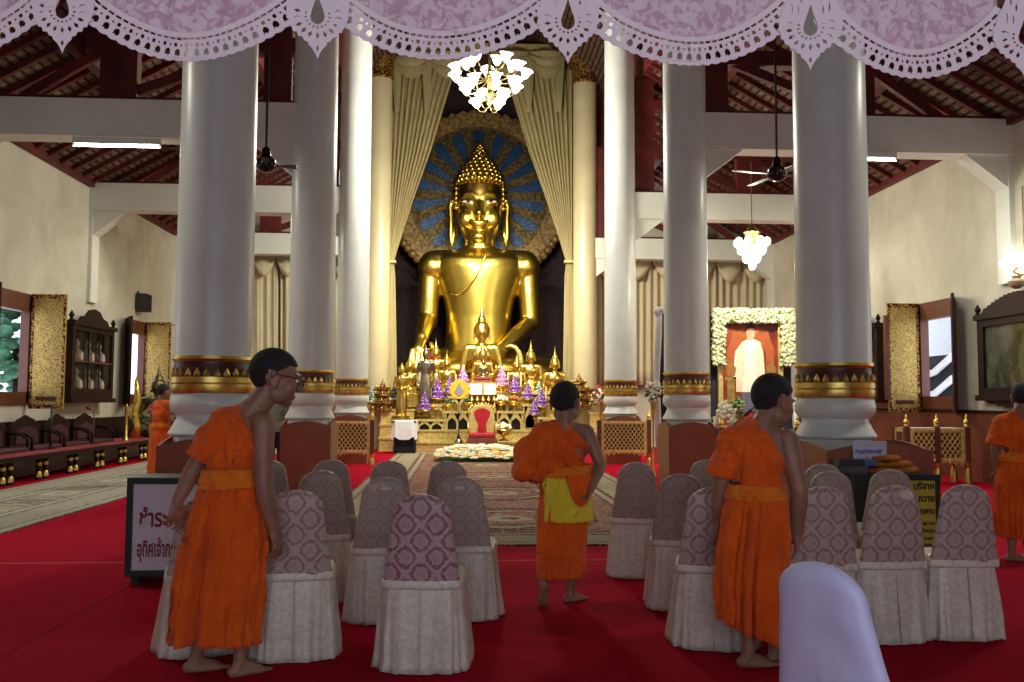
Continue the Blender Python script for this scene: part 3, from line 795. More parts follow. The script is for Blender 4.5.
def skirt(root, rings, mat, name='lower_robe', n=140, seed=0, amp=.012, pleat=None, thick=.006):
    "rings: (cx, cy, z, rx, ry, tilt) from waist to hem"
    R = []; K = 40
    for k in range(K + 1):
        u = k / K * (len(rings) - 1); i = min(int(u), len(rings) - 2); f = u - i; f = f * f * (3 - 2 * f) * .5 + f * .5
        A, B = rings[i], rings[i + 1]; r = [A[j] + (B[j] - A[j]) * f for j in range(6)]; t = k / K; ring = []
        for q in range(n):
            a = 2 * PI * q / n; w = mnoise.noise(V(math.cos(a) * 1.6 + seed, math.sin(a) * 1.6, t * 1.5))
            fo = amp * (.25 + t) * (.55 * math.sin(9 * a + w * 3 + seed) + .35 * math.sin(17 * a - 1.2 * t + seed * 2 + w * 2) + .3 * math.sin(4 * a + seed))
            fo += .014 * mnoise.noise(V(math.cos(a) * 4 + seed + t * 2.5, math.sin(a) * 4, t * 6 + seed)) + .006 * mnoise.noise(V(math.cos(a) * 12 + t * 9, math.sin(a) * 12, t * 14 + seed))
            if pleat:
                for (pa, pw, pd) in pleat:
                    da = (a - pa - .12 * (1 - t) + PI) % (2 * PI) - PI
                    fo += pd * (.3 + t) * (math.exp(-(da / pw) ** 2) - 1.3 * math.exp(-((da - pw * 1.5) / (pw * .55)) ** 2))
            c, s_ = math.cos(a), math.sin(a)
            z = r[2] + (r[5] * c if t > .5 else 0) * (t - .5) * 2
            ring.append(V(r[0] + (r[3] + fo) * c, r[1] + (r[4] + fo) * s_, z))
        R.append(ring)
    o = MB().loft(R, False, False).build(name, mat, root, smooth='all', solid=thick); return o
def sash(root, c, rx, ry, z0, z1, tilt=0, name='waist_sash'):
    R = []; n = 72
    for k in range(11):
        t = k / 10; z = z0 + (z1 - z0) * t; ring = []
        for i in range(n):
            a = 2 * PI * i / n; e = .005 * math.sin(t * PI) + .0035 * math.sin(t * 16 + 1.2 * math.sin(2 * a)) + .003 * math.sin(7 * a + t * 3)
            ring.append(V(c[0] + (rx + e + .020 * (1 - t)) * math.cos(a), c[1] + (ry + e + .020 * (1 - t)) * math.sin(a), z + tilt * math.cos(a)))
        R.append(ring)
    return MB().loft(R, False, False).build(name, M['sash'], root, smooth='all', solid=.006)
def legs(J, hx, yaw, anL, anR, wst_z=.9):
    J['hpL'] = Vector(J['pelvis']) + rotz(yaw) @ V(-.085, 0, -.04); J['hpR'] = Vector(J['pelvis']) + rotz(yaw) @ V(.085, 0, -.04)
    J['anL'] = Vector(anL); J['anR'] = Vector(anR)
    for S in 'LR':
        k = J['hp' + S].lerp(J['an' + S], .5) + rotz(J.get('fy' + S, 0)) @ V(0, .03, 0); J['kn' + S] = k
    return J

# ---- large monk on the left, turned to the right, right arm bare
p0 = flo(219, 674)
r1 = thing('monk', 'tall young monk in glasses at left in orange robe, head turned right', 'person', (p0.x, p0.y + .02, 0), 0)
J = dict(pelvis=(.01, 0, .88), waist=(.035, 0, 1.03), chest=(.075, .01, 1.20), neck=(.125, .02, 1.395), head=(.243, .06, 1.566), hs=1.24, arm=1.22, hnd=1.15, tb=.88,
         shL=(-.035, .07, 1.33), shR=(.210, -.06, 1.315), elL=(-.165, .06, 1.105), wrL=(-.262, .06, .90), elR=(.225, -.10, 1.01), wrR=(.270, -.05, .765),
         hdL=(-.10, .05, -.9), hdR=(.25, .12, -.9), yp=-22, yc=-28, yh=-72, ph=10, fyL=-62, fyR=-50, curl=.42,
         thR=(.3, .9, 0), thL=(.6, .6, 0))
legs(J, 0, -22, (-.135, .03, .075), (.115, -.055, .075))
build_person(r1, J, .0048, glasses=True)
upper_robe(r1, J, (.075, 0, 1.40), (.80, -.05, .52), [((-.03, .03, 1.26), (.105, .10, .13)), ((-.09, .05, 1.17), (.09, .09, .09)), ((.0, -.02, 1.1), (.11, .09, .10))], zmin=1.02, seed=1, amp=.018, inf=.02)
skirt(r1, [(.035, 0, 1.035, .143, .118, 0), (.026, 0, .92, .175, .14, 0), (.008, 0, .70, .222, .17, 0), (-.018, 0, .45, .232, .18, 0), (-.035, 0, .175, .232, .18, -.02)], M['robe'], seed=2,
      amp=.016, pleat=[(4.22, .11, .055), (4.02, .05, .035), (3.84, .04, .03), (3.66, .04, .025)])
sash(r1, (.035, 0), .150, .125, .975, 1.075, .004)

# ---- novice walking away in the middle, yellow cloth tied over the robe
p0 = flo(559, 606)
r2 = thing('monk', 'short boy monk at centre walking away, yellow cloth tied over orange robe', 'person', (p0.x, p0.y + .05, 0), 0)
J = dict(pelvis=(.045, .0, .80), waist=(.07, 0, .95), chest=(.07, 0, 1.10), neck=(.05, .0, 1.285), head=(.052, .03, 1.432), hs=1.20, arm=1.12,
         shL=(-.115, .02, 1.225), shR=(.205, .0, 1.225), elL=(-.225, .03, 1.00), wrL=(-.15, .16, .86), elR=(.300, -.04, .99), wrR=(.215, -.185, .845),
         hdR=(-.35, -.05, -.8), hdL=(.5, .8, -.1), yp=-6, yc=-4, yh=-24, ph=12, fyL=8, fyR=-48, fpL=58, curl=.75, build=.93,
         thR=(0, 1, .3), foot=1.05)
legs(J, 0, -6, (-.115, -.06, .155), (.095, .08, .072))
build_person(r2, J, .0048)
upper_robe(r2, J, (.06, 0, 1.30), (.70, -.08, .68), [((-.19, .02, 1.04), (.145, .13, .16)), ((-.21, .02, .96), (.13, .12, .11)), ((-.06, 0, .98), (.17, .12, .12)), ((-.05, 0, 1.12), (.15, .11, .13))], opened=False, zmin=.86, inf=.014, seed=4, amp=.018)
skirt(r2, [(.06, 0, .95, .155, .115, 0), (.052, 0, .84, .175, .14, 0), (.035, 0, .62, .182, .155, 0), (.02, 0, .40, .172, .16, 0), (.015, 0, .20, .160, .155, .008)], M['robe'], seed=7, amp=.011,
      pleat=[(4.0, .09, .014)])
s2 = sash(r2, (.072, 0), .178, .146, .90, .985, .012)
# yellow cloth hanging over the back of the skirt
R = []
for k in range(17):
    t = k / 16; z = .905 - .31 * t - .0; ring = []
    for i in range(25):
        a = math.radians(218 + 118 * i / 24); w = .006 * math.sin(i * .9 + 3 * t) + .004 * math.sin(i * 2.1)
        ring.append(V(.055 + (.192 + w + .015 * t) * math.cos(a), (.162 + w + .012 * t) * math.sin(a), z - .018 * (i / 24) + .02 * t * (i / 24)))
    R.append(ring)
MB().loft(R, False, False, closed=False).build('yellow_cloth', M['yellow_bag'], r2, smooth='all', solid=.008, label='yellow cloth tied round the hips')
R = []
for k in range(12):
    t = k / 11; ring = []
    for i in range(17):
        f = i / 16; a = math.radians(262 + (66 - 22 * t) * f + 10 * t); z = .925 - (.05 + .17 * math.sin(PI * min(1, f * .9 + .12)) ** .7) * t
        ring.append(V(.062 + (.224 + .012 * math.sin(i * 1.1 + 2 * t)) * math.cos(a), (.198 + .012 * math.sin(i * 1.1 + 2 * t)) * math.sin(a), z))
    R.append(ring)
MB().loft(R, False, False, closed=False).build('robe_tail', M['robe'], r2, smooth='all', solid=.007)
mt = MB(); mt.tube([(-.095, -.115, .90), (-.12, -.118, .86), (-.105, -.125, .80), (-.115, -.125, .74)], [.008, .007, .006, .004], 8); mt.build('tie_end', M['yellow_bag'], r2, smooth='all')

# ---- monk at right
p0 = flo(764, 664)
r3 = thing('monk', 'bending monk right of centre, back turned, orange robe over left shoulder', 'person', (p0.x, p0.y - .02, 0), 0)
J = dict(pelvis=(-.035, 0, .83), waist=(-.035, 0, .96), chest=(-.005, .02, 1.12), neck=(.015, .04, 1.315), head=(.092, .08, 1.450), hs=1.20, arm=1.22, hnd=1.1, tb=.9,
         shL=(-.150, .07, 1.235), shR=(.135, -.02, 1.235), elL=(-.200, .09, 1.00), wrL=(-.205, .13, .775), elR=(.185, -.06, .955), wrR=(.185, -.01, .72),
         hdL=(.0, .1, -.9), hdR=(.02, .12, -.9), yp=-18, yc=-22, yh=-62, ph=14, fyL=-78, fyR=-40, curl=.4, thR=(.3, .9, 0), thL=(.6, .6, 0))
legs(J, 0, -18, (-.105, -.03, .075), (.085, .09, .072))
build_person(r3, J, .0048)
upper_robe(r3, J, (-.005, 0, 1.31), (.82, -.05, .46), [((-.10, .05, 1.18), (.10, .10, .12)), ((-.19, .08, 1.10), (.07, .07, .07)), ((-.05, .0, 1.04), (.12, .10, .10))], zmin=.925, seed=9, amp=.016, inf=.02)
skirt(r3, [(-.04, 0, .965, .152, .122, 0), (-.042, 0, .85, .180, .148, 0), (-.06, 0, .64, .198, .165, 0), (-.075, 0, .42, .198, .17, 0), (-.075, 0, .175, .178, .165, -.075)], M['robe'], seed=12, amp=.016,
      pleat=[(4.35, .09, .045), (4.05, .06, .03), (5.1, .05, .02)])
sash(r3, (-.037, 0), .152, .122, .905, .985, -.004)

# ---- monk cut off by the right edge
p0 = flo(1016, 562)
r4 = thing('monk', 'monk in orange robe cut off by the right edge of the picture', 'person', (p0.x + .05, p0.y + .05, 0), 0)
J = dict(pelvis=(.03, 0, .82), waist=(.035, 0, .96), chest=(.04, 0, 1.13), neck=(.05, .0, 1.34), head=(.12, .03, 1.49), hs=1.10,
         shL=(-.10, .02, 1.27), shR=(.20, .0, 1.27), elL=(-.16, .04, 1.03), wrL=(-.13, .08, .82), elR=(.24, -.03, 1.0), wrR=(.25, .02, .78),
         yp=-10, yc=-10, yh=-40, ph=12, fyL=-80, fyR=-50, curl=.4)
legs(J, 0, -10, (-.06, .0, .075), (.12, .05, .072))
build_person(r4, J, .008)
upper_robe(r4, J, (.06, 0, 1.36), (.80, -.05, .5), [((-.10, .02, 1.15), (.12, .11, .12)), ((-.03, 0, 1.06), (.14, .11, .10))], voxel=.011, zmin=.9, seed=14)
skirt(r4, [(.035, 0, .97, .15, .12, 0), (.03, 0, .86, .175, .14, 0), (.01, 0, .62, .19, .16, 0), (.0, 0, .42, .19, .165, 0), (.0, 0, .22, .18, .16, 0)], M['robe'], seed=21, amp=.013, pleat=[(4.2, .09, .02), (4.9, .07, .02)])
sash(r4, (.035, 0), .168, .135, .91, .99)

# ---- distant figures
def far_monk(loc, rz, label):
    r = thing('monk', label, 'person', loc, rz)
    J = dict(pelvis=(0, 0, .86), waist=(0, 0, 1.0), chest=(0, 0, 1.17), neck=(0, 0, 1.39), head=(.0, .03, 1.55), hs=1.08,
             shL=(-.16, 0, 1.33), shR=(.16, 0, 1.33), elL=(-.20, .06, 1.07), wrL=(-.10, .24, 1.02), elR=(.20, .05, 1.07), wrR=(.09, .25, 1.02), hdL=(.3, .9, .1), hdR=(-.3, .9, .1), ph=10)
    legs(J, 0, 0, (-.09, 0, .075), (.09, .02, .075)); build_person(r, J, .013)
    upper_robe(r, J, (.30, 0, 1.5), (.8, 0, .5), [((-.10, .02, 1.2), (.13, .11, .12)), ((.1, 0, 1.2), (.1, .11, .12))], voxel=.016, zmin=.9, seed=3)
    skirt(r, [(0, 0, 1.0, .16, .12, 0), (0, 0, .8, .19, .15, 0), (0, 0, .5, .21, .17, 0), (0, 0, .15, .20, .17, 0)], M['robe'], seed=5, n=90)
    sash(r, (0, 0), .165, .13, .95, 1.03)
far_robe = M['robe']
q = at(161, 430, 15.6)
far_monk((q.x, 15.6, .012), math.radians(-40), 'distant monk in red-orange robe standing by the left platform end')
# bystander in pale green shirt, seen between the large monk's head and the second column
q = at(276, 430, 16.6)
r6 = thing('person', 'standing person in pale green shirt and dark trousers behind large left monk', 'person', (q.x, 16.6, 0), 0)
J = dict(pelvis=(0, 0, .88), waist=(0, 0, 1.02), chest=(0, 0, 1.2), neck=(0, 0, 1.42), head=(0, .03, 1.58), shL=(-.17, 0, 1.36), shR=(.17, 0, 1.36), elL=(-.22, .02, 1.10),
         wrL=(-.20, .12, .88), elR=(.22, .02, 1.10), wrR=(.20, .12, .88), ph=5)
legs(J, 0, 0, (-.10, 0, .075), (.10, 0, .075)); build_person(r6, J, .013)
tm = MB(); torso_vol(tm, J, .02)
for S in 'LR': tm.cap(J['sh' + S], Vector(J['sh' + S]).lerp(Vector(J['el' + S]), .85), .072, .066)
sh = remeshed(tm, 'shirt', plain('pale_green_shirt', (.20, .25, .19), .85), r6, .014, 6)
folds(sh, lambda p, n: .006 * mnoise.noise(p * 9)); bmx = bmesh.new(); bmx.from_mesh(sh.data)
bmesh.ops.bisect_plane(bmx, geom=bmx.verts[:] + bmx.edges[:] + bmx.faces[:], plane_co=(0, 0, .86), plane_no=(0, 0, -1), clear_outer=True); bmx.to_mesh(sh.data); bmx.free()
tm = MB()
tm.ball(J['pelvis'], (.17, .13, .14))
for S in 'LR': tm.cap(J['hp' + S], J['kn' + S], .098, .075); tm.cap(J['kn' + S], Vector(J['an' + S]) + V(0, 0, .03), .076, .062)
remeshed(tm, 'trousers', M['black_cloth'], r6, .014, 6)
q = at(174, 430, 16.4)
# ================================================================== the great statue and the altar
G = M['gold_big']; YS = 29.2
def pz(px, py, Y=YS):
    q = at(px, py, Y); return q
def seated_statue(name_, root, mat, voxel, detail=True, s=1.0):
    "local: base z=0, facing -Y, total height about 1 (knee width .8)"
    mb = MB(); S = lambda *a: tuple(x * s for x in a)
    # crossed legs
    mb.ball(S(0, -.02, .075), S(.30, .17, .075), 24, 12)
    for sx in (-1, 1):
        mb.cap(S(sx * .13, .02, .09), S(sx * .34, -.06, .075), .085 * s, .062 * s); mb.cap(S(sx * .34, -.07, .07), S(-sx * .05, -.17, .09), .060 * s, .042 * s)
    mb.ball(S(0, .02, .16), S(.15, .11, .12), 22, 14); mb.ball(S(0, .02, .27), S(.118, .088, .12), 22, 14); mb.ball(S(0, .02, .40), S(.165, .105, .13), 22, 14)
    mb.cap(S(-.155, .02, .475), S(.155, .02, .475), .060 * s, .060 * s); mb.ball(S(0, .02, .47), S(.14, .08, .065), 20, 12)
    mb.cap(S(-.185, .02, .47), S(-.235, .0, .28), .058 * s, .043 * s); mb.cap(S(-.235, 0, .28), S(-.235, -.15, .14), .043 * s, .028 * s); mb.cap(S(-.235, -.15, .14), S(-.235, -.19, .06), .026 * s, .016 * s)
    mb.cap(S(.185, .02, .47), S(.24, .0, .27), .058 * s, .043 * s); mb.cap(S(.24, 0, .27), S(.06, -.15, .165), .042 * s, .028 * s); mb.ball(S(.02, -.16, .165), S(.06, .04, .018))
    mb.cap(S(0, .02, .50), S(0, .01, .60), .048 * s, .045 * s)
    mb.ball(S(0, .0, .66), S(.088, .085, .105), 24, 16); mb.ball(S(0, .02, .70), S(.094, .092, .075), 20, 12); mb.ball(S(0, -.035, .60), S(.035, .03, .03), 12, 8)
    mb.ball(S(0, .02, .78), S(.055, .055, .05), 16, 10)
    for sx in (-1, 1): mb.cap(S(sx * .096, .015, .69), S(sx * .098, .01, .59), .011 * s, .013 * s, 8)
    mb.cap(S(0, -.074, .67), S(0, -.085, .645), .008 * s, .012 * s, 8)
    b = remeshed(mb, 'body', mat, root, voxel, 2 if voxel < .02 else 1)
    MB().lathe([(r * s, z * s) for r, z in ((.038, .79), (.030, .82), (.022, .85), (.010, .90), (.004, .95), (.001, .99))], (0, .02 * s, 0), 12).build('flame', mat, b, smooth=True)
    return b
def pedestal(root, mat, w, d, z0, z1, name='pedestal'):
    m = MB(); h = z1 - z0
    for (f, a, b) in ((1.0, 0, .18), (.92, .18, .30), (.80, .30, .42), (.74, .42, .60), (.82, .60, .72), (.94, .72, .84), (.90, .84, 1.0)):
        m.bb((-w * f / 2, -d * f / 2, z0 + h * a), (w * f / 2, d * f / 2, z0 + h * b))
    return m.build(name, mat, root)

# ---- giant seated statue (modelled at its own scale, from the lap to the crown)
c0 = pz(480, 383); big = thing('buddha_statue', 'giant golden seated statue with curled hair towering behind the altar', 'statue', (pz(479, 300).x, YS, 0))
U = 29.2 / 900.0
def L(px, py, y=0.0):
    q = at(px, py, YS); return V(q.x - big.location.x, y, q.z)
mb = MB()
lap = L(479, 372).z
mb.ball((0, -.25, lap), (2.62, 1.5, .66), 40, 16)
for sx in (-1, 1):
    mb.cap((sx * 1.0, .1, lap + .15), (sx * 2.15, -.35, lap - .05), .66, .50); mb.cap((sx * 2.15, -.5, lap - .05), (-sx * .4, -1.35, lap + .05), .45, .33)
# torso rings: loft a shaped trunk
tr = []
prof = [(385, 36, .84), (365, 35, .84), (345, 33.5, .82), (330, 32.5, .80), (318, 32.5, .80), (303, 35, .84), (290, 39, .88), (278, 43, .92), (268, 47, .94), (261, 47, .88), (256, 43, .74), (252, 33, .58), (249, 20, .45)]
for py, hw, d in prof:
    z = L(479, py).z; w = hw * U; tr.append([V(w * math.cos(2 * PI * i / 48), .05 + d * .95 * math.sin(2 * PI * i / 48) * (1 if math.sin(2 * PI * i / 48) < 0 else .8), z) for i in range(48)])
mb.loft(tr)
sh = 262
for sx in (-1, 1):
    mb.ball(L(479 + sx * 46, 267), (.50, .50, .48), 24, 16)
    mb.cap(L(479 + sx * 30, 261), L(479 + sx * 46, 264), .38, .45)
    mb.cap(L(479 + sx * 48.5, 268), L(479 + sx * 51.5, 322, -.05), .37, .34)
    mb.ball(L(479 + sx * 49, 285), (.34, .34, .6), 20, 14)
# left of picture: arm straight down over the knee; right: forearm across the lap
mb.cap(L(427.5, 318, -.05), L(423, 340, -1.0), .32, .22); mb.cap(L(423, 340, -1.0), L(420, 352, -1.35), .19, .17)
for k in range(4): mb.cap(L(414 + k * 5, 352, -1.42), L(413 + k * 5.2, 372 - abs(k - 1.5) * 1.5, -1.62), .075, .055)
mb.cap(L(432, 346, -1.25), L(439, 358, -1.45), .08, .06)
mb.cap(L(530.5, 322, -.05), L(500, 351, -1.2), .31, .20); mb.ball(L(490, 353, -1.45), (.55, .32, .13), 20, 10)
for k in range(4): mb.cap(L(486, 352, -1.42 - k * .13), L(464, 353, -1.42 - k * .13), .07, .055)
# neck and head
hz = L(479, 215).z; hx = 0.0
mb.cap(V(0, .05, L(479, 258).z), V(0, .05, L(479, 232).z), .54, .50)
for py in (248, 252): mb.lathe([(.48, -.05), (.56, 0), (.48, .05)], (0, .05, L(479, py).z), 32)
HP = [(246, 6, .25), (243, 11, .38), (238, 16, .55), (230, 19.5, .72), (220, 21.8, .82), (208, 23, .88), (196, 23.2, .90), (188, 22.5, .88), (181, 19, .74), (177, 13, .5)]
mb.loft([[V(hw * U * math.cos(2 * PI * i / 40), .0 + d * math.sin(2 * PI * i / 40), L(479, py).z) for i in range(40)] for py, hw, d in HP])
fy = -.80
mb.cap(L(478.5, 205, fy - .02), L(478.5, 219, fy - .22), .055, .13); mb.ball(L(478.5, 220.5, fy - .12), (.20, .13, .08), 14, 10)
for sx in (-1, 1):
    mb.ball(L(479 + sx * 12, 222, fy + .22), (.30, .24, .34), 18, 12)
    mb.ball(L(479 + sx * 11.5, 207.5, fy + .08), (.27, .14, .10), 18, 10)     # heavy eyelid
    pts = [L(479 + sx * a_, b_, fy + c_) for a_, b_, c_ in ((3, 203, -.08), (8, 199, -.06), (14, 199.5, .02), (20, 204, .25))]
    for a_, b_ in zip(pts[:-1], pts[1:]): mb.cap(a_, b_, .042, .035)
mb.ball(L(478.5, 227, fy - .06), (.33, .13, .055), 18, 8); mb.ball(L(478.5, 230.5, fy - .03), (.25, .13, .07), 18, 8)
mb.ball(L(478.5, 240, fy + .18), (.26, .20, .18), 18, 10)
gb = remeshed(mb, 'body', G, big, .042, 9)
for sx in (-1, 1):
    e = MB(); e.tube([L(479 + sx * 24.5, 203, -.02), L(479 + sx * 27.5, 200, .0), L(479 + sx * 29, 207, .02), L(479 + sx * 28, 220, 0), L(479 + sx * 28.5, 236, 0), L(479 + sx * 27, 244, 0), L(479 + sx * 25.5, 236, 0), L(479 + sx * 25.5, 220, 0)], [.07, .09, .09, .08, .11, .10, .08, .06], 10)
    e.build('ear', G, big, smooth='all')
    e = MB(); e.ball(L(479 + sx * 11.5, 207.2, fy - .055), (.17, .03, .042), 16, 8); eo = e.build('eye', plain('shell_white', (.7, .72, .68), .25), big, smooth='all')
    e = MB(); e.ball(L(479 + sx * 11.0, 207.2, fy - .082), (.065, .02, .045), 12, 6); e.build('iris', M['black'], eo, smooth='all')
# curls
cu = MB()
rows = [(183.5, 23.4, .90), (179, 22, .84), (174.5, 19.5, .76), (170, 16.5, .64), (165.5, 13.5, .52), (161.5, 10.5, .42), (158, 8, .32)]
cu.loft([[V(hw * .93 * U * math.cos(2 * PI * i / 32), d * .93 * math.sin(2 * PI * i / 32), L(479, py).z) for i in range(32)] for py, hw, d in [(186, 22.5, .88)] + rows + [(155, 4, .16)]])
for k, (py, hw, d) in enumerate(rows):
    n_ = max(9, int(2 * PI * hw * U / .20)); 
    for i in range(n_):
        a = 2 * PI * (i + .5 * (k % 2)) / n_
        cu.ball((hw * U * math.cos(a), d * math.sin(a), L(479, py).z), (.095, .095, .10), 8, 6)
for k, py in enumerate((188.5, 193.5, 198.5, 203, 208)):
    for i in range(18):
        a = 2 * PI * i / 18
        if math.sin(a) > -.30: cu.ball((23.8 * U * math.cos(a), .90 * math.sin(a) + .02, L(479, py).z), (.09, .09, .09), 8, 6)
co = cu.build('curled_hair', G, big, smooth='all')
fl = MB(); zt = L(479, 157).z
fl.lathe([(.26, 0), (.24, .12), (.16, .26), (.09, .40), (.04, .52), (.01, .60)], (0, 0, zt), 14)
for k in range(7):
    for i in range(6):
        a = 2 * PI * (i + .5 * (k % 2)) / 6; r = .24 * (1 - k / 7.5); fl.ball((r * math.cos(a), r * math.sin(a), zt + .05 + k * .062), (.07, .07, .08), 6, 5)
fl.build('flame_finial', G, co, smooth='all')
# robe edge across the chest
st = MB(); pp = [(486, 253), (484, 262), (480, 272), (474, 282), (466, 292), (457, 298), (447, 295)]
st.tube([L(a_, b_, -.92 + .10 * abs(a_ - 479) / 20) for a_, b_ in pp], .035, 8); st.build('robe_edge', G, big, smooth='all')
bs = MB(); q = L(479, 388)
for (w, d, a_, b_) in ((2.62, 1.7, 0, .5), (2.55, 1.6, .5, .9), (2.45, 1.5, .9, 1.7)): bs.bb((-w, -d, a_), (w, d - 1.0, b_))
bs.build('pedestal', M['gilt_panel'], big)

# ---- aureole with blue rays, the dimness of the niche put into its darkened colours
hc = at(478.5, 196, 31.2); hal = thing('aureole', 'round gold and blue rayed aureole behind the giant statue', 'aureole', (hc.x, 31.2, hc.z)); hu = 31.2 / 900
Rr = 84 * hu
def disc(r0, r1, y0, y1, n=72, wob=0):
    m = MB(); R_ = []
    for (r, y) in ((r0, y1), (r0, y0), (r1, y0), (r1, y1)):
        R_.append([V((r + (wob * math.sin(i * PI) if r == r1 else 0)) * math.cos(2 * PI * i / n), y, (r + (wob * (1 if i % 2 else -1) if r == r1 else 0)) * math.sin(2 * PI * i / n)) for i in range(n)])
    R_.append(R_[0]); m.loft(R_, False, False); return m
relief = M['gilt_relief']
n = NT('olive_gold_mosaic', .4, .7); v = n.obj(); n.color(n.ramp(n.vor(v, 9), [(.2, (.15, .10, .025)), (.7, (.04, .024, .008))])).bump(n.vor(v, 30), .4); mosaic = n.m
m = disc(.02, Rr * .86, -.04, .05); m.build('field', mosaic, hal)
m = disc(Rr * .84, Rr * 1.03, -.14, .05, 96, .06); m.build('floral_rim', plain('dull_gilt_foliage', (.22, .13, .035), .5, .4, var=.5, scale=9, bump=.6, bscale=12), hal)
for k in range(18):
    a = 2 * PI * (k + .5) / 18; q = Matrix.Rotation(-a, 3, 'Y'); m = MB()
    pts = [(26, -.8), (30, 1.5), (50, 4.2), (60, 5.6), (65, 4.6), (67.5, 0), (65, -4.6), (60, -5.6), (50, -4.2), (30, -1.5)]
    f = [q @ V(r * hu, -.09, w * hu) for r, w in pts]; b = [q @ V(r * hu, -.03, w * hu) for r, w in pts]; n_ = len(pts)
    m.add(f + b, [tuple(range(n_)), tuple(range(n_, 2 * n_))[::-1]] + [(i, (i + 1) % n_, n_ + (i + 1) % n_, n_ + i) for i in range(n_)])
    if 'blue_mosaic' not in MATS:
        nn = NT('blue_mosaic', .25, .3); vv = nn.obj(); nn.color(nn.ramp(nn.noise(vv, 25, 3), [(.4, (.002, .018, .06)), (.62, (.004, .06, .17))])).bump(nn.vor(vv, 40), .5); MATS['blue_mosaic'] = nn.m
    m.build('ray', MATS['blue_mosaic'], hal)
wl = MB()
for i in range(34):
    a = math.radians(195 + 150 * i / 33); r = Rr * 1.06
    wl.ball((r * math.cos(a), -.1, r * math.sin(a)), (.16, .08, .16), 8, 6)
wl.build('lower_leaves', MATS['dull_gilt_foliage'], hal, smooth='all')

# ---- gathered curtains in front of the statue
n = NT('gold_cream_curtain', .75); v = n.obj(); n.color(n.ramp(n.noise(n.obj((6, 6, .3)), 3, 3), [(.35, (.33, .27, .12)), (.65, (.44, .365, .18))])); M['curtain'] = n.m
n = NT('cream_curtain', .8); v = n.obj(); n.color(n.ramp(n.noise(n.obj((6, 6, .3)), 3, 3), [(.35, (.50, .44, .28)), (.65, (.62, .56, .38))])); M['curtain_pale'] = n.m
YC = 27.9
def drape(name, rows_, Y, mat, parent, nf=16, amp=.06, seed=0, K=40):
    "rows: (py, x_left px, x_right px)"
    R_ = []; n_ = nf * 8
    for k in range(K + 1):
        u = k / K * (len(rows_) - 1); i = min(int(u), len(rows_) - 2); f = u - i
        py, xa, xb = [rows_[i][j] + (rows_[i + 1][j] - rows_[i][j]) * f for j in range(3)]
        A = at(xa, py, Y); B = at(xb, py, Y); w = (B - A).length; ring = []
        for q in range(n_ + 1):
            t = q / n_; p = A.lerp(B, t); c = min(1, w / 1.8)
            ring.append(V(p.x, Y + amp * c * math.sin(t * nf * 2 * PI + .6 * math.sin(t * 9 + seed)) + .02 * math.sin(t * 50), p.z) - (parent.location if parent else V(0, 0, 0)))
        R_.append(ring)
    return MB().loft(R_, False, False, closed=False).build(name, mat, parent, smooth='all', solid=.03)
for s in (-1, 1):
    f = (lambda x: x) if s < 0 else (lambda x: 960 - x)
    t = thing('stage_curtain', 'gold-cream curtain gathered to the %s column beside the statue' % ('left' if s < 0 else 'right'), 'curtain', (at(f(392), 300, YC).x, YC, 0), 0, 'gathered curtains framing the statue')
    def rw(l): return [(py, min(f(a), f(b)), max(f(a), f(b))) for py, a, b in l]
    drape('upper_fall', rw([(56, 388, 460), (100, 388, 446), (150, 388, 431), (200, 388, 413), (240, 388, 400), (262, 388, 393.5)]), YC, M['curtain'], t, 11, .10, 1)
    drape('lower_fall', rw([(262, 388, 393.5), (275, 387, 395), (330, 386, 396), (392, 386, 397)]), YC, M['curtain'], t, 3, .05, 2)
    tb = MB(); q = at(f(390.5), 262, YC); tb.box((q.x - t.location.x, 0, q.z), (.36, .30, .10)); tb.build('tie_band', M['gold_pale'], t, bevel=.03)
# swagged pelmet
t = thing('swag_pelmet', 'swagged gold pelmet at the top of the statue curtains', 'pelmet', (AX, YC - .35, 0), 0)
sw = [(392, 432), (428, 470), (490, 532), (528, 566)]
for k, (a_, b_) in enumerate(sw):
    R_ = []
    for j in range(9):
        v_ = j / 8; ring = []
        for i in range(25):
            u = i / 24; x = a_ + (b_ - a_) * u; y = 52 + (26 * v_) * (4 * u * (1 - u)) ** .8 + 3 * v_
            q = at(x, y, YC - .35); ring.append(V(q.x - AX, -.12 * math.sin(j * 2.4) - .22 * math.sin(PI * u) , q.z))
        R_.append(ring)
    MB().loft(R_, False, False, closed=False).build('swag', M['curtain'], t, smooth='all', solid=.03)
for x in (398, 560, 428, 530):
    o_ = drape('tail', [(54, x - 6, x + 5), (80, x - 5, x + 3), (112, x - 3, x + 1)], YC - .4, M['curtain'], t, 3, .05, x)
m = MB(); a_ = at(383, 45, YC - .1); b_ = at(577, 53, YC - .1); m.bb((a_.x - AX, .1, b_.z - .1), (b_.x - AX, .3, a_.z + .1)); m.build('rail_board', M['gold_pale'], t)

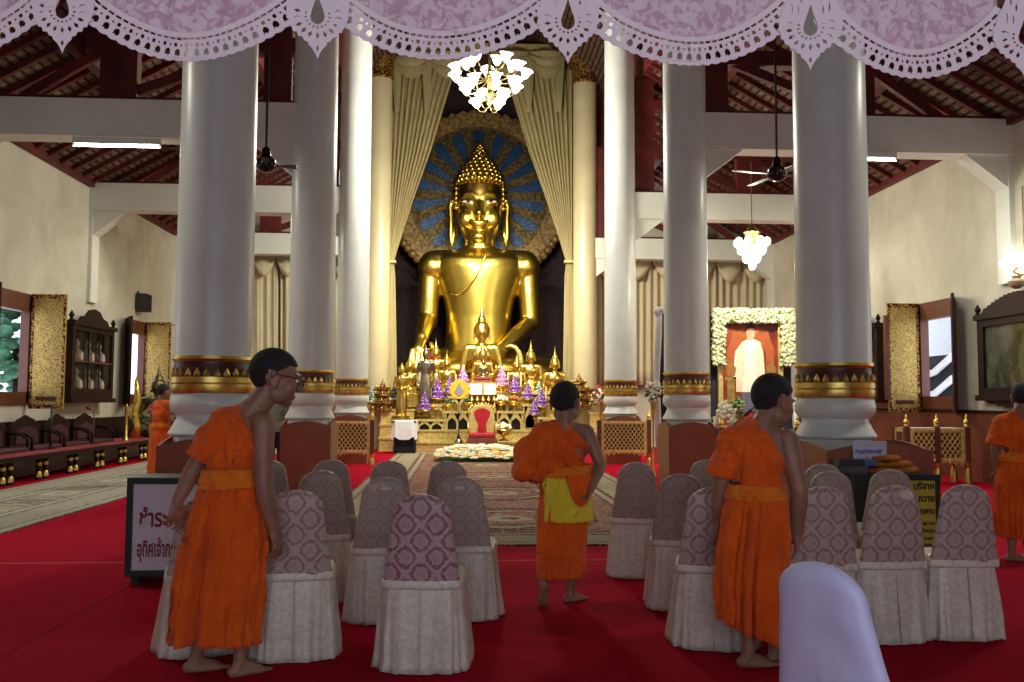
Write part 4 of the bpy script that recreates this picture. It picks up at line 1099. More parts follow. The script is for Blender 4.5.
# ---- curtains on the back wall of both aisles
YW = 27.7
def back_curtain(xs, y0, y1, label, gap=()):
    t = thing('back_curtain', label, 'curtain', (at(xs[0], 300, YW).x, YW, 0), 0, 'cream curtains on the back wall')
    for (a_, b_) in gap or [(xs[0], xs[-1])]:
        drape('fall', [(y0, a_, b_), (y1, a_, b_)], YW, M['curtain_pale'], t, max(3, int((b_ - a_) / 7)), .08, a_, 8)
    for a_, b_ in zip(xs[:-1], xs[1:]):
        R_ = []
        for j in range(8):
            v_ = j / 7; ring = []
            for i in range(21):
                u = i / 20; x = a_ + (b_ - a_) * u; y = y0 - 4 + 22 * v_ * (4 * u * (1 - u)) ** .8 + 5 * v_
                q = at(x, y, YW - .15); ring.append(V(q.x, YW - .15 - .08 * math.sin(j * 2.6) - .15 * math.sin(PI * u), q.z) - t.location)
            R_.append(ring)
        MB().loft(R_, False, False, closed=False).build('swag', M['curtain_pale'], t, smooth='all', solid=.02)
    return t
back_curtain([252, 276, 300, 330, 352], 254, 415, 'cream swagged curtain on the back wall left of the nave', [(252, 278), (281, 352)])
back_curtain([594, 622, 652, 684, 716], 257, 385, 'cream swagged curtain on the back wall right of the statue')
back_curtain([716, 742, 768], 260, 385, 'cream curtain behind the small chandelier on the right')
# ================================================================== altar tables, small statues, offerings
GP = M['gilt_panel']
# main stepped plinth
pl = thing('altar_plinth', 'low stepped gilded plinth across the front of the altar', 'plinth', (AX, 26.0, 0))
def step(x0, x1, y0, y1, z0, z1, nm_='step', mt=None, pl=pl):
    m = MB(); m.bb((x0 - AX, y0 - 26, z0), (x1 - AX, y1 - 26, z1 - .03)); o = m.build(nm_, mt or GP, pl)
    m = MB(); m.bb((x0 - AX - .03, y0 - 26 - .03, z1 - .05), (x1 - AX + .03, y1 - 26, z1)); m.bb((x0 - AX - .02, y0 - 26 - .02, z0), (x1 - AX + .02, y0 - 26, z0 + .05)); m.build('edge_moulding', M['gold_pale'], o)
xa, xb = at(416, 440, 25.4).x, at(592, 440, 25.4).x
step(xa, xb, 25.35, 26.2, 0, .27); step(xa + .05, xb - .05, 25.75, 26.9, .27, .60); step(-1.25, 3.22, 26.3, 27.3, .60, 1.35); step(-1.6, 3.18, 26.42, 27.25, 1.35, at(480, 391, 26.5).z)
xl = at(379, 440, 25.5).x
pl2 = thing('altar_plinth', 'gilded stepped side plinth at the left end of the altar', 'plinth', (AX, 26.0, 0)); pl3 = thing('altar_plinth', 'gilded side plinth at the right end of the altar', 'plinth', (AX, 26.0, 0))
step(xl, xa - .02, 25.5, 26.2, 0, .38, pl=pl2); step(xl, xa - .05, 25.7, 26.3, .38, .75, pl=pl2); step(xl, xa - .08, 25.9, 26.45, .75, 1.18, pl=pl2)
step(xb + .02, at(603, 440, 25.8).x, 25.7, 26.2, 0, .55, pl=pl3); step(xb + .02, at(603, 440, 25.8).x, 25.95, 26.45, .55, 1.10, pl=pl3)
# arched altar tables
def altar_table(px0, px1, ptop, pbot, Y, arches, label, depth=.5):
    A = at(px0, ptop, Y); B = at(px1, pbot, Y); w = B.x - A.x; h = A.z - B.z
    t = thing('altar_table', label, 'table', ((A.x + B.x) / 2, Y, B.z), 0, 'gilded arched altar tables')
    m = MB(); m.bb((-w / 2 - .03, -.03, h - .07), (w / 2 + .03, depth, h)); m.build('table_top', M['gold_pale'], t)
    m = MB(); aw = (w - .08) / arches; x = -w / 2
    # front board with pointed arch cut-outs
    for k in range(arches):
        x0 = -w / 2 + .04 + k * aw; pts_o = [(x0 - .001, 0), (x0 - .001, h - .07), (x0 + aw + .001, h - .07), (x0 + aw + .001, 0)]
        c = x0 + aw / 2; r = aw / 2 - .035; zt_ = h * .62
        arch = [(c + r, 0), (c + r, zt_ * .55), (c + r * .8, zt_ * .8), (c + r * .35, zt_ * .92), (c, zt_ * 1.05), (c - r * .35, zt_ * .92), (c - r * .8, zt_ * .8), (c - r, zt_ * .55), (c - r, 0)]
        # build strips between arch and outline
        outl = [(x0 + aw, 0), (x0 + aw, zt_ * .55), (x0 + aw, zt_ * .8), (c + r * .5, h - .07), (c, h - .07), (c - r * .5, h - .07), (x0, zt_ * .8), (x0, zt_ * .55), (x0, 0)]
        for i in range(len(arch) - 1):
            q = [arch[i], outl[i], outl[i + 1], arch[i + 1]]; m.prism(q, 'y', 0, .04)
    m.bb((-w / 2, 0, 0), (-w / 2 + .045, .05, h - .07)); m.bb((w / 2 - .045, 0, 0), (w / 2, .05, h - .07))
    m.build('arched_front', M['gold_pale'], t)
    m = MB(); m.bb((-w / 2 + .04, .3, 0), (w / 2 - .04, depth - .02, h - .07)); m.build('back_board', M['black'], t)  # black block stands in for the shade behind the arches
    for sx in (-1, 1):
        m = MB(); m.bb((sx * w / 2 - .03, depth - .08, 0), (sx * w / 2 + .03, depth - .01, h - .07)); m.build('leg', M['gold_pale'], t)
    return t
ATS = [(417, 444, 419, 432, 25.8, 2, 'lowest arched gold table at the left of the altar'),
       (431, 445, 404, 418, 26.05, 1, 'narrow arched gold table left of the round yellow fan'),
       (445, 470, 411, 430, 25.85, 2, 'double arched gold table left of the red throne'),
       (497, 523, 411, 430, 25.85, 2, 'double arched gold table right of the red throne'),
       (523, 537, 404, 430, 26.0, 1, 'narrow gold table second right of the red throne'),
       (538, 556, 417, 431, 25.8, 1, 'lowest gold table near the boy monk\'s shoulder'),
       (449, 469, 396, 411, 26.05, 2, 'upper arched gold table left of the bright lamp box'),
       (498, 516, 396, 411, 26.05, 2, 'upper arched gold table right of the bright lamp box'),
       (420, 448, 392, 404, 26.25, 2, 'upper left arched gold table under purple flower cones'),
       (518, 552, 392, 404, 26.25, 2, 'upper right arched gold table under purple flower cones')]
for a in ATS: altar_table(*a)
# bright box below the central statues: a lit glass casket
A = at(471, 384, 25.95); B = at(495, 394, 25.95)
t = thing('lit_casket', 'brightly lit white box under the central small statues', 'lamp', ((A.x + B.x) / 2, 25.95, B.z))
w = B.x - A.x; h = A.z - B.z
m = MB(); m.bb((-w / 2, 0, 0), (w / 2, .4, h)); m.build('glowing_panel', glow('lit_white_panel', (1, .93, .78), 3.2), t)
m = MB(); m.bb((-w / 2 - .03, -.03, -.06), (w / 2 + .03, .43, 0)); m.bb((-w / 2 - .03, -.03, h), (w / 2 + .03, .43, h + .05)); m.bb((-.05, -.03, 0), (.05, 0, h)); m.build('frame', M['gold_pale'], t)
for k in range(2): pass
# pedestal between casket and tables
A = at(469, 394, 25.9); B = at(497, 412, 25.9); t = thing('lacquer_cabinet', 'small red and gold carved cabinet behind the red throne', 'cabinet', ((A.x + B.x) / 2, 25.9, .62)); w = B.x - A.x; h = A.z - .64
m = MB(); m.bb((-w / 2, 0, 0), (w / 2, .45, h)); m.build('body', M['maroon'], t)
for i in range(5):
    m = MB(); x = -w / 2 + w * (i + .5) / 5; m.lathe([(.04, h * .5), (.07, h * .56), (.05, h * .68), (.02, h * .76), (.06, h * .84), (.02, h * .96)], (x, -.05, 0), 10); m.build('gold_ornament', M['gold'], t, smooth=True)
m = MB(); m.bb((-w / 2 - .03, -.06, h * .48), (w / 2 + .03, .0, h * .52)); m.bb((-w / 2 - .03, -.06, 0), (w / 2 + .03, .0, h * .1)); m.build('moulding', M['gold'], t)
# red-brown stand under central statues
A = at(474, 377, 26.4); B = at(492, 384, 26.4)
t = thing('statue_stand', 'tiered red-brown stand holding the central small statues', 'stand', ((A.x + B.x) / 2, 26.4, B.z)); w = B.x - A.x; h = A.z - B.z
m = MB()
for f, a_, b_ in ((1.15, 0, .3), (.95, .3, .55), (.8, .55, .75), (1, .75, 1)): m.bb((-w * f / 2, -.25 * f, h * a_), (w * f / 2, .3 * f, h * b_))
m.build('tiers', plain('pinkish_red_lacquer', (.30, .07, .05), .3), t)
mm = MB(); mm.bb((-w * .45, -.2, -.4), (w * .45, .3, 0)); mm.build('plinth', M['gilt_panel'], t)

# red throne with a gold back
A = at(482, 405, 25.0); t = thing('throne', 'ornate gold throne with red upholstered back in front of the altar', 'throne', (A.x, 25.0, 0))
u = 25.0 / 900
def tl(px, py): q = at(px, py, 25.0); return (q.x - A.x, q.z)
outer = [tl(*p) for p in ((469.5, 433), (469, 420), (470, 411), (474, 406), (482, 404), (490, 406), (494, 411), (495, 420), (494.5, 433))]
MB().prism(outer, 'y', 0, .10).build('back_frame', M['gold_pale'], t, bevel=.02)
inner = [tl(*p) for p in ((477, 431.5), (478.5, 424), (475, 417), (473.8, 412), (477, 409), (482, 407.5), (487, 409), (490.2, 412), (489, 417), (485.5, 424), (487, 431.5))]
MB().prism(inner, 'y', -.05, .01).build('back_cushion', plain('crimson_velvet', (.42, .006, .018), .5), t, bevel=.02)
z0 = tl(482, 434)[1]
m = MB(); m.bb((-.36, -.55, z0 - .08), (.36, .1, z0 + .04)); m.build('seat', plain('crimson_velvet', (.42, .006, .018), .5), t, bevel=.03)
m = MB(); m.prism([(-.36, z0 - .08), (.36, z0 - .08), (.52, .14), (-.52, .14)], 'y', -.6, .08); m.bb((-.56, -.65, 0), (.56, .1, .14)); m.build('base', plain('rose_brown_wood', (.20, .06, .045), .5), t)
for sx in (-1, 1):
    m = MB(); m.tube([(sx * .36, .02, z0 + .05), (sx * .38, -.05, z0 + .32), (sx * .38, -.45, z0 + .30), (sx * .36, -.5, z0 + .02)], .03, 8); m.build('armrest', M['gold_pale'], t, smooth='all')
m = MB()
for i in range(13):
    a_ = PI * i / 12; p = tl(482 - 13.2 * math.cos(a_), 412 - 8 * math.sin(a_)); m.ball((p[0], .04, p[1]), (.05, .04, .05), 8, 6)
m.build('beading', M['gold_soft'], t, smooth='all')

# low dark bench in front with seat, flower bed on the floor
A = at(447, 446, 24.3); B = at(518, 443, 24.3)
t = thing('kneeling_bench', 'long low grey-brown bench before the throne', 'bench', ((A.x + B.x) / 2, 24.3, 0)); w = B.x - A.x
m = MB(); m.bb((-w / 2, -.25, .10), (w / 2, .25, .18)); m.build('top', plain('grey_brown_cloth', (.16, .12, .10), .8), t)
for sx in (-1, -.33, .33, 1):
    m = MB(); m.bb((sx * (w / 2 - .06) - .04, -.22, 0), (sx * (w / 2 - .06) + .04, .22, .10)); m.build('leg', M['dark_timber'], t)
# flowers on the floor
rnd = random.Random(4)
A = flo(436, 463); B = flo(524, 463); C_ = flo(455, 448.5)
fx0, fx1, fy0, fy1 = at(436, 460, 21.4).x, at(524, 460, 21.4).x, 20.9, 23.6
fb = thing('flower_carpet', 'rectangular bed of white and yellow flowers laid on the rug', 'flowers', ((fx0 + fx1) / 2, (fy0 + fy1) / 2, .014))
def rosette(mb_, c, r, k=5, up=.6):
    c = Vector(c)
    for i in range(k):
        a_ = 2 * PI * i / k + c.x * 7; d = V(math.cos(a_), math.sin(a_), up).normalized()
        mb_.ball(c + d * r * .55, (r * .42, r * .42, r * .22), 6, 4, rotz(math.degrees(a_)))
mw, my, mg = MB(), MB(), MB()
w = fx1 - fx0; d = fy1 - fy0
for i in range(620):
    x = rnd.uniform(-w / 2, w / 2); y = rnd.uniform(-d / 2, d / 2); z = .05 + .05 * rnd.random() + .16 * min(1, (y + d / 2) / 1.2) * (1 - (2 * x / w) ** 4)
    if rnd.random() < .62: rosette(mw, (x, y, z), .105)
    else: rosette(my, (x, y, z), .095)
mg.bb((-w / 2 + .1, -d / 2 + .1, 0), (w / 2 - .1, d / 2 - .1, .04))
wf = plain('white_petals', (.80, .78, .62), .7); yf = plain('yellow_petals', (.85, .50, .06), .7); lf = plain('leaf_green', (.05, .10, .025), .6)
o = mw.build('white_flowers', wf, fb, smooth='all'); o['kind'] = 'stuff'; o = my.build('yellow_flowers', yf, fb, smooth='all'); o['kind'] = 'stuff'; mg.build('leaf_bed', lf, fb)

# round yellow ceremonial fan on a stand
A = at(459, 389.5, 24.9); t = thing('ceremonial_fan', 'round yellow ceremonial fan with emblem on a tall black stand', 'fan', (A.x, 24.9, 0)); r = 9.3 * 24.9 / 900
mt_ = Matrix.Rotation(PI / 2, 3, 'X')
MB().lathe([(.01, -.02), (r, -.02), (r * 1.03, 0), (r, .02), (.01, .02)], (0, 0, A.z), 40, mt_).build('fan_disc', plain('yellow_satin', (.78, .55, .03), .5), t, smooth=True)
m = MB()
for (x, z, rr) in ((0, .07, .055), (0, .0, .095), (-.07, -.05, .055), (.07, -.05, .055), (0, -.10, .075), (0, .15, .028)): m.lathe([(.005, .038), (rr, .034), (rr, .02)], (x, 0, A.z + z), 12, mt_)
m.build('emblem', plain('silver_purple_thread', (.35, .30, .38), .5), t, smooth=True)
m = MB(); m.tube([(0, .03, .22), (0, .03, A.z - r * .9)], .014, 8); m.build('pole', M['black'], t)
m = MB(); m.lathe([(.20, 0), (.20, .05), (.14, .09), (.10, .2), (.05, .42), (.03, .5)], n=16); m.build('stand', M['black'], t, smooth=True)
m = MB(); m.lathe([(.07, .14), (.12, .20), (.11, .30), (.05, .36)], (0, -.02, .02), 14); m.build('urn', M['silver'], t, smooth=True)

# small statues ------------------------------------------------
SZ = 1.0
SP = thing('seated_statue', 'middle-sized seated golden statue at the altar centre, directly before the giant', 'statue', (0, 0, 0), 0, 'small golden statues on the altar')
seated_statue('seated_statue', SP, M['gold'], .0085)
pedestal(SP, M['gold_soft'], .72, .42, -.16, .0)
def put(o, px, ptop, pbot, Y, label, rz=0):
    A = at(px, ptop, Y); B = at(px, pbot, Y); s = (A.z - B.z) / 1.0
    o.location = (A.x, Y, B.z - .11 * s); o.scale = (s * .92, s * .9, s * 1.12); o['label'] = label; o.rotation_euler = (0, 0, rz); return o
put(SP, 482, 300, 385, 27.0, SP['label'])
for px, a_, b_, Y, lab in ((483, 338, 384, 26.75, 'second golden statue sitting in front of the middle-sized one'),
                        (410, 350, 394, 26.6, 'leftmost seated golden statue on the altar'), (447, 349, 390, 26.8, 'seated golden statue just right of the dark standing figure'),
                        (436, 337, 380, 27.05, 'seated golden statue with orange cloth at left behind the dark figure'),
                        (517, 351, 392, 26.7, 'slim seated golden statue right of the middle-sized one'), (531, 339, 388, 26.9, 'tall seated golden statue above the boy monk, middle of three on the right'),
                        (555, 345, 397, 26.55, 'rightmost seated golden statue on the altar')):
    o = dup(SP, (0, 0, 0)); put(o, px, a_, b_, Y, lab)
for o in list(COL.objects):
    pass
tiny = thing('dark_statue', 'tiny dark bronze seated statue at the very centre of the altar', 'statue', (0, 0, 0)); seated_statue('d', tiny, M['bronze'], .016); pedestal(tiny, M['bronze'], .6, .4, -.16, 0)
put(tiny, 483.5, 355, 377, 26.35, tiny['label'])
# shoulder cloth on the statue at (436, 350)
q = at(434, 354, 27.3); m = MB(); m.loft([[V(.15 * w_ * math.cos(2 * PI * i / 20), .12 * w_ * math.sin(2 * PI * i / 20), z * .7) for i in range(20)] for w_, z in ((.5, .62), (.8, .52), (1.15, .3), (1.3, 0), (1.35, -.2))], False, False)
o = m.build('statue_cape', plain('orange_red_cloth', (.30, .045, .008), .8), None, smooth='all', solid=.01); o.location = (q.x + .02, 27.5, q.z - .25); tag(o, 'orange-red cloth cape draped beside the left back statue', 'cape')
# curved tusk
q = at(505, 347, 27.2); t = thing('tusk', 'curved golden tusk arching beside the middle-sized seated statue', 'tusk', (q.x, 27.2, q.z))
m = MB(); u_ = 27.5 / 900; m.tube([V(x * u_, 0, -y * u_) for x, y in ((0, 0), (5, -1.5), (10, 0), (14, 5), (16, 12), (16, 20))], [.02, .05, .065, .07, .075, .08], 10); m.build('ivory', M['gold_pale'], t, smooth='all'); m = MB(); m.lathe([(.16, -.95), (.16, -.7), (.10, -.6)], (16 * u_, 0, 0), 14); m.build('socket', M['gold'], t, smooth=True)
# standing statues
def standing(name_, label, px, ptop, pbot, Y, mat, bowl=False):
    A = at(px, ptop, Y); B = at(px, pbot, Y); H_ = A.z - B.z; s = H_ / 1.12
    t = thing(name_, label, 'statue', (A.x, Y, B.z), 0, 'standing altar statues', s)
    mb = MB()
    mb.loft([[V(x + rx * math.cos(2 * PI * i / 28), ry * math.sin(2 * PI * i / 28), z) for i in range(28)] for x, rx, ry, z in ((0, .11, .08, .03), (0, .12, .085, .2), (0, .115, .08, .4), (0, .095, .07, .52), (0, .085, .06, .60), (0, .11, .07, .72), (0, .12, .065, .80), (0, .08, .05, .84))])
    for sx in (-1, 1):
        mb.cap((sx * .12, 0, .80), (sx * .155, .02, .62), .036, .028)
        if bowl: mb.cap((sx * .155, .02, .62), (sx * .04, -.12, .56), .027, .02)
        else: mb.cap((sx * .155, .02, .62), (sx * .15, -.02, .42), .027, .02); mb.ball((sx * .15, -.03, .39), (.018, .02, .04))
        mb.cap((sx * .045, -.03, .03), (sx * .05, -.10, .025), .03, .025)
    if bowl: mb.ball((0, -.13, .57), (.075, .07, .055), 16, 10)
    mb.cap((0, 0, .82), (0, 0, .90), .038, .036); mb.ball((0, -.005, .945), (.066, .066, .078), 18, 12); mb.ball((0, .0, .98), (.070, .068, .055), 14, 10); mb.ball((0, 0, 1.035), (.036, .036, .035))
    b = remeshed(mb, 'body', mat, t, .011, 1)
    MB().lathe([(.022, 1.03), (.014, 1.06), (.008, 1.09), (.001, 1.12)], n=10).build('flame', mat, b, smooth=True)
    MB().lathe([(.20, -.06), (.20, -.03), (.16, -.02), (.16, .0), (.18, .01), (.18, .03)], n=24).build('pedestal', M['gold_soft'], t, smooth=True)
    return t
standing('standing_statue', 'dark silver standing statue left of the altar centre', 426, 345, 408, 26.0, M['silver'])
standing('standing_statue', 'slender golden standing statue at the left end of the altar', 402, 362, 417, 25.9, M['gold'], True)

# flower cones on gold bowls
n = NT('purple_flower_cone', .7); v = n.obj(); ring_ = n.math('FRACT', n.math('MULTIPLY', n.xyz(v)[2], 9)); dots = n.vor(v, 13)
n.color(n.mix(n.math('GREATER_THAN', dots, .34), (.66, .50, .70), (.16, .035, .30))); n.bump(dots, .6); M['cone'] = n.m
n = NT('pink_flower_cone', .7); v = n.obj(); dots = n.vor(v, 16); n.color(n.mix(n.math('GREATER_THAN', dots, .42), (.75, .6, .62), (.40, .10, .34))); M['cone2'] = n.m
n = NT('green_flower_cone', .7); v = n.obj(); dots = n.vor(v, 14); n.color(n.mix(n.math('GREATER_THAN', dots, .42), (.70, .78, .70), (.03, .10, .06))); M['cone3'] = n.m
def cone_proto(mat, nm_):
    t = thing('flower_cone', 'x', 'offering', (0, 0, 0), 0, nm_)
    m = MB(); pr = []
    lay = [(0, .30), (.22, .24), (.42, .18), (.58, .125), (.72, .08)]
    for k, (z, r) in enumerate(lay):
        pr += [(r, z + .30), (r * 1.04, z + .36), (r * .72, z + .44)]
    pr += [(.03, 1.2), (.008, 1.3)]
    m.lathe(pr, n=20); m.build('flower_cone_body', mat, t, smooth=True)
    m = MB(); m.lathe([(.14, 0), (.15, .03), (.05, .08), (.05, .14), (.20, .20), (.31, .29), (.30, .31)], n=20); m.build('gold_bowl', M['gold'], t, smooth=True)
    return t
CP = {'p': cone_proto(M['cone'], 'purple flower cones on gold bowls'), 'k': cone_proto(M['cone2'], 'pink flower cones on gold bowls'), 'g': cone_proto(M['cone3'], 'green and white flower cones')}
cones = [('p', 425, 391, 416, 25.85, 'lowest purple flower cone at the left of the altar'), ('p', 437, 377, 405, 26.2, 'purple flower cone above the narrow left altar table'),
         ('p', 450, 376, 398, 26.3, 'purple flower cone above the round yellow fan'), ('k', 463, 365, 392, 26.25, 'pink flower cone left of the bright lamp box'),
         ('k', 502, 365, 392, 26.25, 'pink flower cone right of the bright lamp box'), ('p', 515, 374, 398, 26.3, 'purple flower cone above the striped gold bowl'),
         ('p', 528, 382, 404, 26.3, 'purple flower cone left of the boy monk, upper'), ('p', 534.5, 399, 419, 25.9, 'lowest purple flower cone left of the boy monk'),
         ('p', 541, 388, 412, 26.15, 'purple flower cone nearest the boy monk\'s head'),
         ('g', 396, 380, 406, 26.2, 'green and white flower cone left of the slender standing statue'), ('g', 539, 380, 402, 26.5, 'green and white flower cone behind the purple ones on the right'),
         ('g', 372, 384, 408, 26.0, 'green and white flower cone by the third left column')]
seen_ = set()
for k, px, a_, b_, Y, lab in cones:
    A = at(px, a_, Y); B = at(px, b_, Y); s = (A.z - B.z) / 1.3
    if k in seen_: dup(CP[k], (A.x, Y, B.z), 0, lab, None, (s * 1.3, s * 1.3, s))
    else: seen_.add(k); CP[k].location = (A.x, Y, B.z); CP[k].scale = (s * 1.3, s * 1.3, s); CP[k]['label'] = lab
# small bowls with flowers, candles
def bowl(px, ptop, pbot, Y, mat, label, grp='footed offering bowls'):
    A = at(px, ptop, Y); B = at(px, pbot, Y); s = (A.z - B.z)
    t = thing('offering_bowl', label, 'bowl', (A.x, Y, B.z), 0, grp, s)
    m = MB(); m.lathe([(.26, 0), (.26, .06), (.08, .14), (.07, .26), (.30, .36), (.46, .55), (.44, .58)], n=20); m.build('bowl', M['gold'], t, smooth=True)
    m = MB(); r_ = random.Random(int(px))
    for i in range(34):
        a1 = r_.uniform(0, 6.28); rr = .38 * math.sqrt(r_.random()); m.ball((rr * math.cos(a1), rr * math.sin(a1), .60 + .32 * (1 - (rr / .42) ** 2) * r_.uniform(.7, 1)), (.09, .09, .08), 7, 5)
    m.build('flowers', mat, t, smooth='all'); return t
bowl(501, 394, 411, 25.95, wf, 'white flower bowl right of the red throne'); bowl(514, 394, 411, 25.95, plain('orange_red_beads', (.5, .18, .05), .6), 'striped orange offering bowl on the right altar table')
bowl(504, 421, 441, 24.9, wf, 'white flower bowl on a gold foot before the right altar tables'); bowl(470, 396, 411, 26.0, lf, 'small green leafed bowl by the yellow fan')
bowl(448, 399, 411, 26.0, lf, 'small leafy bowl on the left altar table'); bowl(441, 391, 403, 26.3, plain('royal_blue_petals', (.03, .03, .3), .5), 'deep blue flower bowl left of the altar centre')
bowl(387, 394, 410, 26.1, plain('pale_mixed_petals', (.5, .45, .35), .6), 'pale flower bowl at the far left altar step')
bowl(590, 396, 410, 26.2, wf, 'white flower bowl right of the boy monk\'s head')
# candle stands
def candle(px, ptop, pbot, Y, label):
    A = at(px, ptop, Y); B = at(px, pbot, Y); h = A.z - B.z
    t = thing('candle_stand', label, 'candle stand', (A.x, Y, B.z), 0, 'tall altar candles')
    MB().lathe([(.09, 0), (.09, .03), (.03, .07), (.02, h * .45), (.06, h * .5), (.02, h * .52)], n=12).build('stand', M['gold'], t, smooth=True)
    MB().lathe([(.022, h * .52), (.022, h)], n=8).build('candle', plain('cream_wax', (.8, .7, .45), .5), t)
for a_ in ((420, 372, 416, 26.0, 'tall thin candle beside the dark standing statue'), (456, 374, 411, 26.6, 'tall thin candle at the left altar tables'), (508, 372, 411, 26.6, 'tall thin candle right of the bright lamp box'),
           (521, 372, 404, 26.6, 'tall thin candle above the right altar tables'), (546, 386, 418, 26.2, 'tall thin candle next to the boy monk\'s head')): candle(*a_)
# offering sets either side
def tiered(px, ptop, pbot, Y, label):
    A = at(px, ptop, Y); B = at(px, pbot, Y); h = A.z - B.z
    t = thing('tiered_offering', label, 'offering', (A.x, Y, B.z), 0, 'gilded tiered offering stands', h)
    m = MB(); m.lathe([(.36, 0), (.38, .06), (.25, .10), (.25, .18), (.34, .22), (.34, .30), (.20, .34), (.20, .42), (.28, .46), (.28, .52), (.15, .56), (.14, .62), (.20, .66), (.19, .70), (.08, .76), (.07, .82), (.02, .9), (.005, 1.0)], n=8); m.build('tiers', M['gilt_relief'], t)
    m = MB()
    for z, r in ((.06, .38), (.30, .34), (.52, .28), (.70, .2)):
        for i in range(8): m.ball((r * math.cos(i * PI / 4), r * math.sin(i * PI / 4), z + .03), (.03, .03, .05), 6, 5)
    m.build('finials', M['gold'], t, smooth='all')
tiered(383, 378, 411, 26.05, 'gilded tiered offering stand at the far left of the altar'); tiered(579, 372, 407, 26.1, 'gilded tiered offering stand right of the boy monk\'s head')
# white cloth side table
A = at(405, 420, 24.6); t = thing('side_table', 'small side table under a pointed white cloth left of the altar', 'table', (A.x, 24.6, 0)); h = A.z; w = .33
m = MB(); R_ = []
for k in range(12):
    u_ = k / 11; ring = []
    for i in range(72):
        a_ = 2 * PI * i / 72; c_, s_ = math.cos(a_), math.sin(a_); e = 5
        x = w * math.copysign(abs(c_) ** (2 / e), c_); y = w * math.copysign(abs(s_) ** (2 / e), s_)
        fall = (.28 + .22 * abs(math.sin(2 * a_ + PI / 4 * 0)) ** 1.5 + (.22 * math.exp(-((a_ - 4.71) / .25) ** 2))) * u_
        f = 1 + (.10 + .05 * math.sin(9 * a_)) * u_; ring.append(V(x * f, y * f, h - fall * 1.05))
    R_.append(ring)
m.loft(R_[::-1], False, True); m.build('cloth', M['white_cloth'], t, smooth='all')
m = MB(); m.bb((-w * .95, -w * .95, h - .06), (w * .95, w * .95, h - .015)); m.build('table_top', M['dark_timber'], t)
m = MB(); m.bb((-.24, -.2, .04), (.24, .24, h * .62)); m.build('black_under_cloth', M['black_cloth'], t)  # dark box added below the cloth
for sx in (-1, 1):
    for sy in (-1, 1): m = MB(); m.tube([(sx * .24, sy * .24, h - .05), (sx * .27, sy * .27, 0)], .03, 8); m.build('leg', M['black'], t)
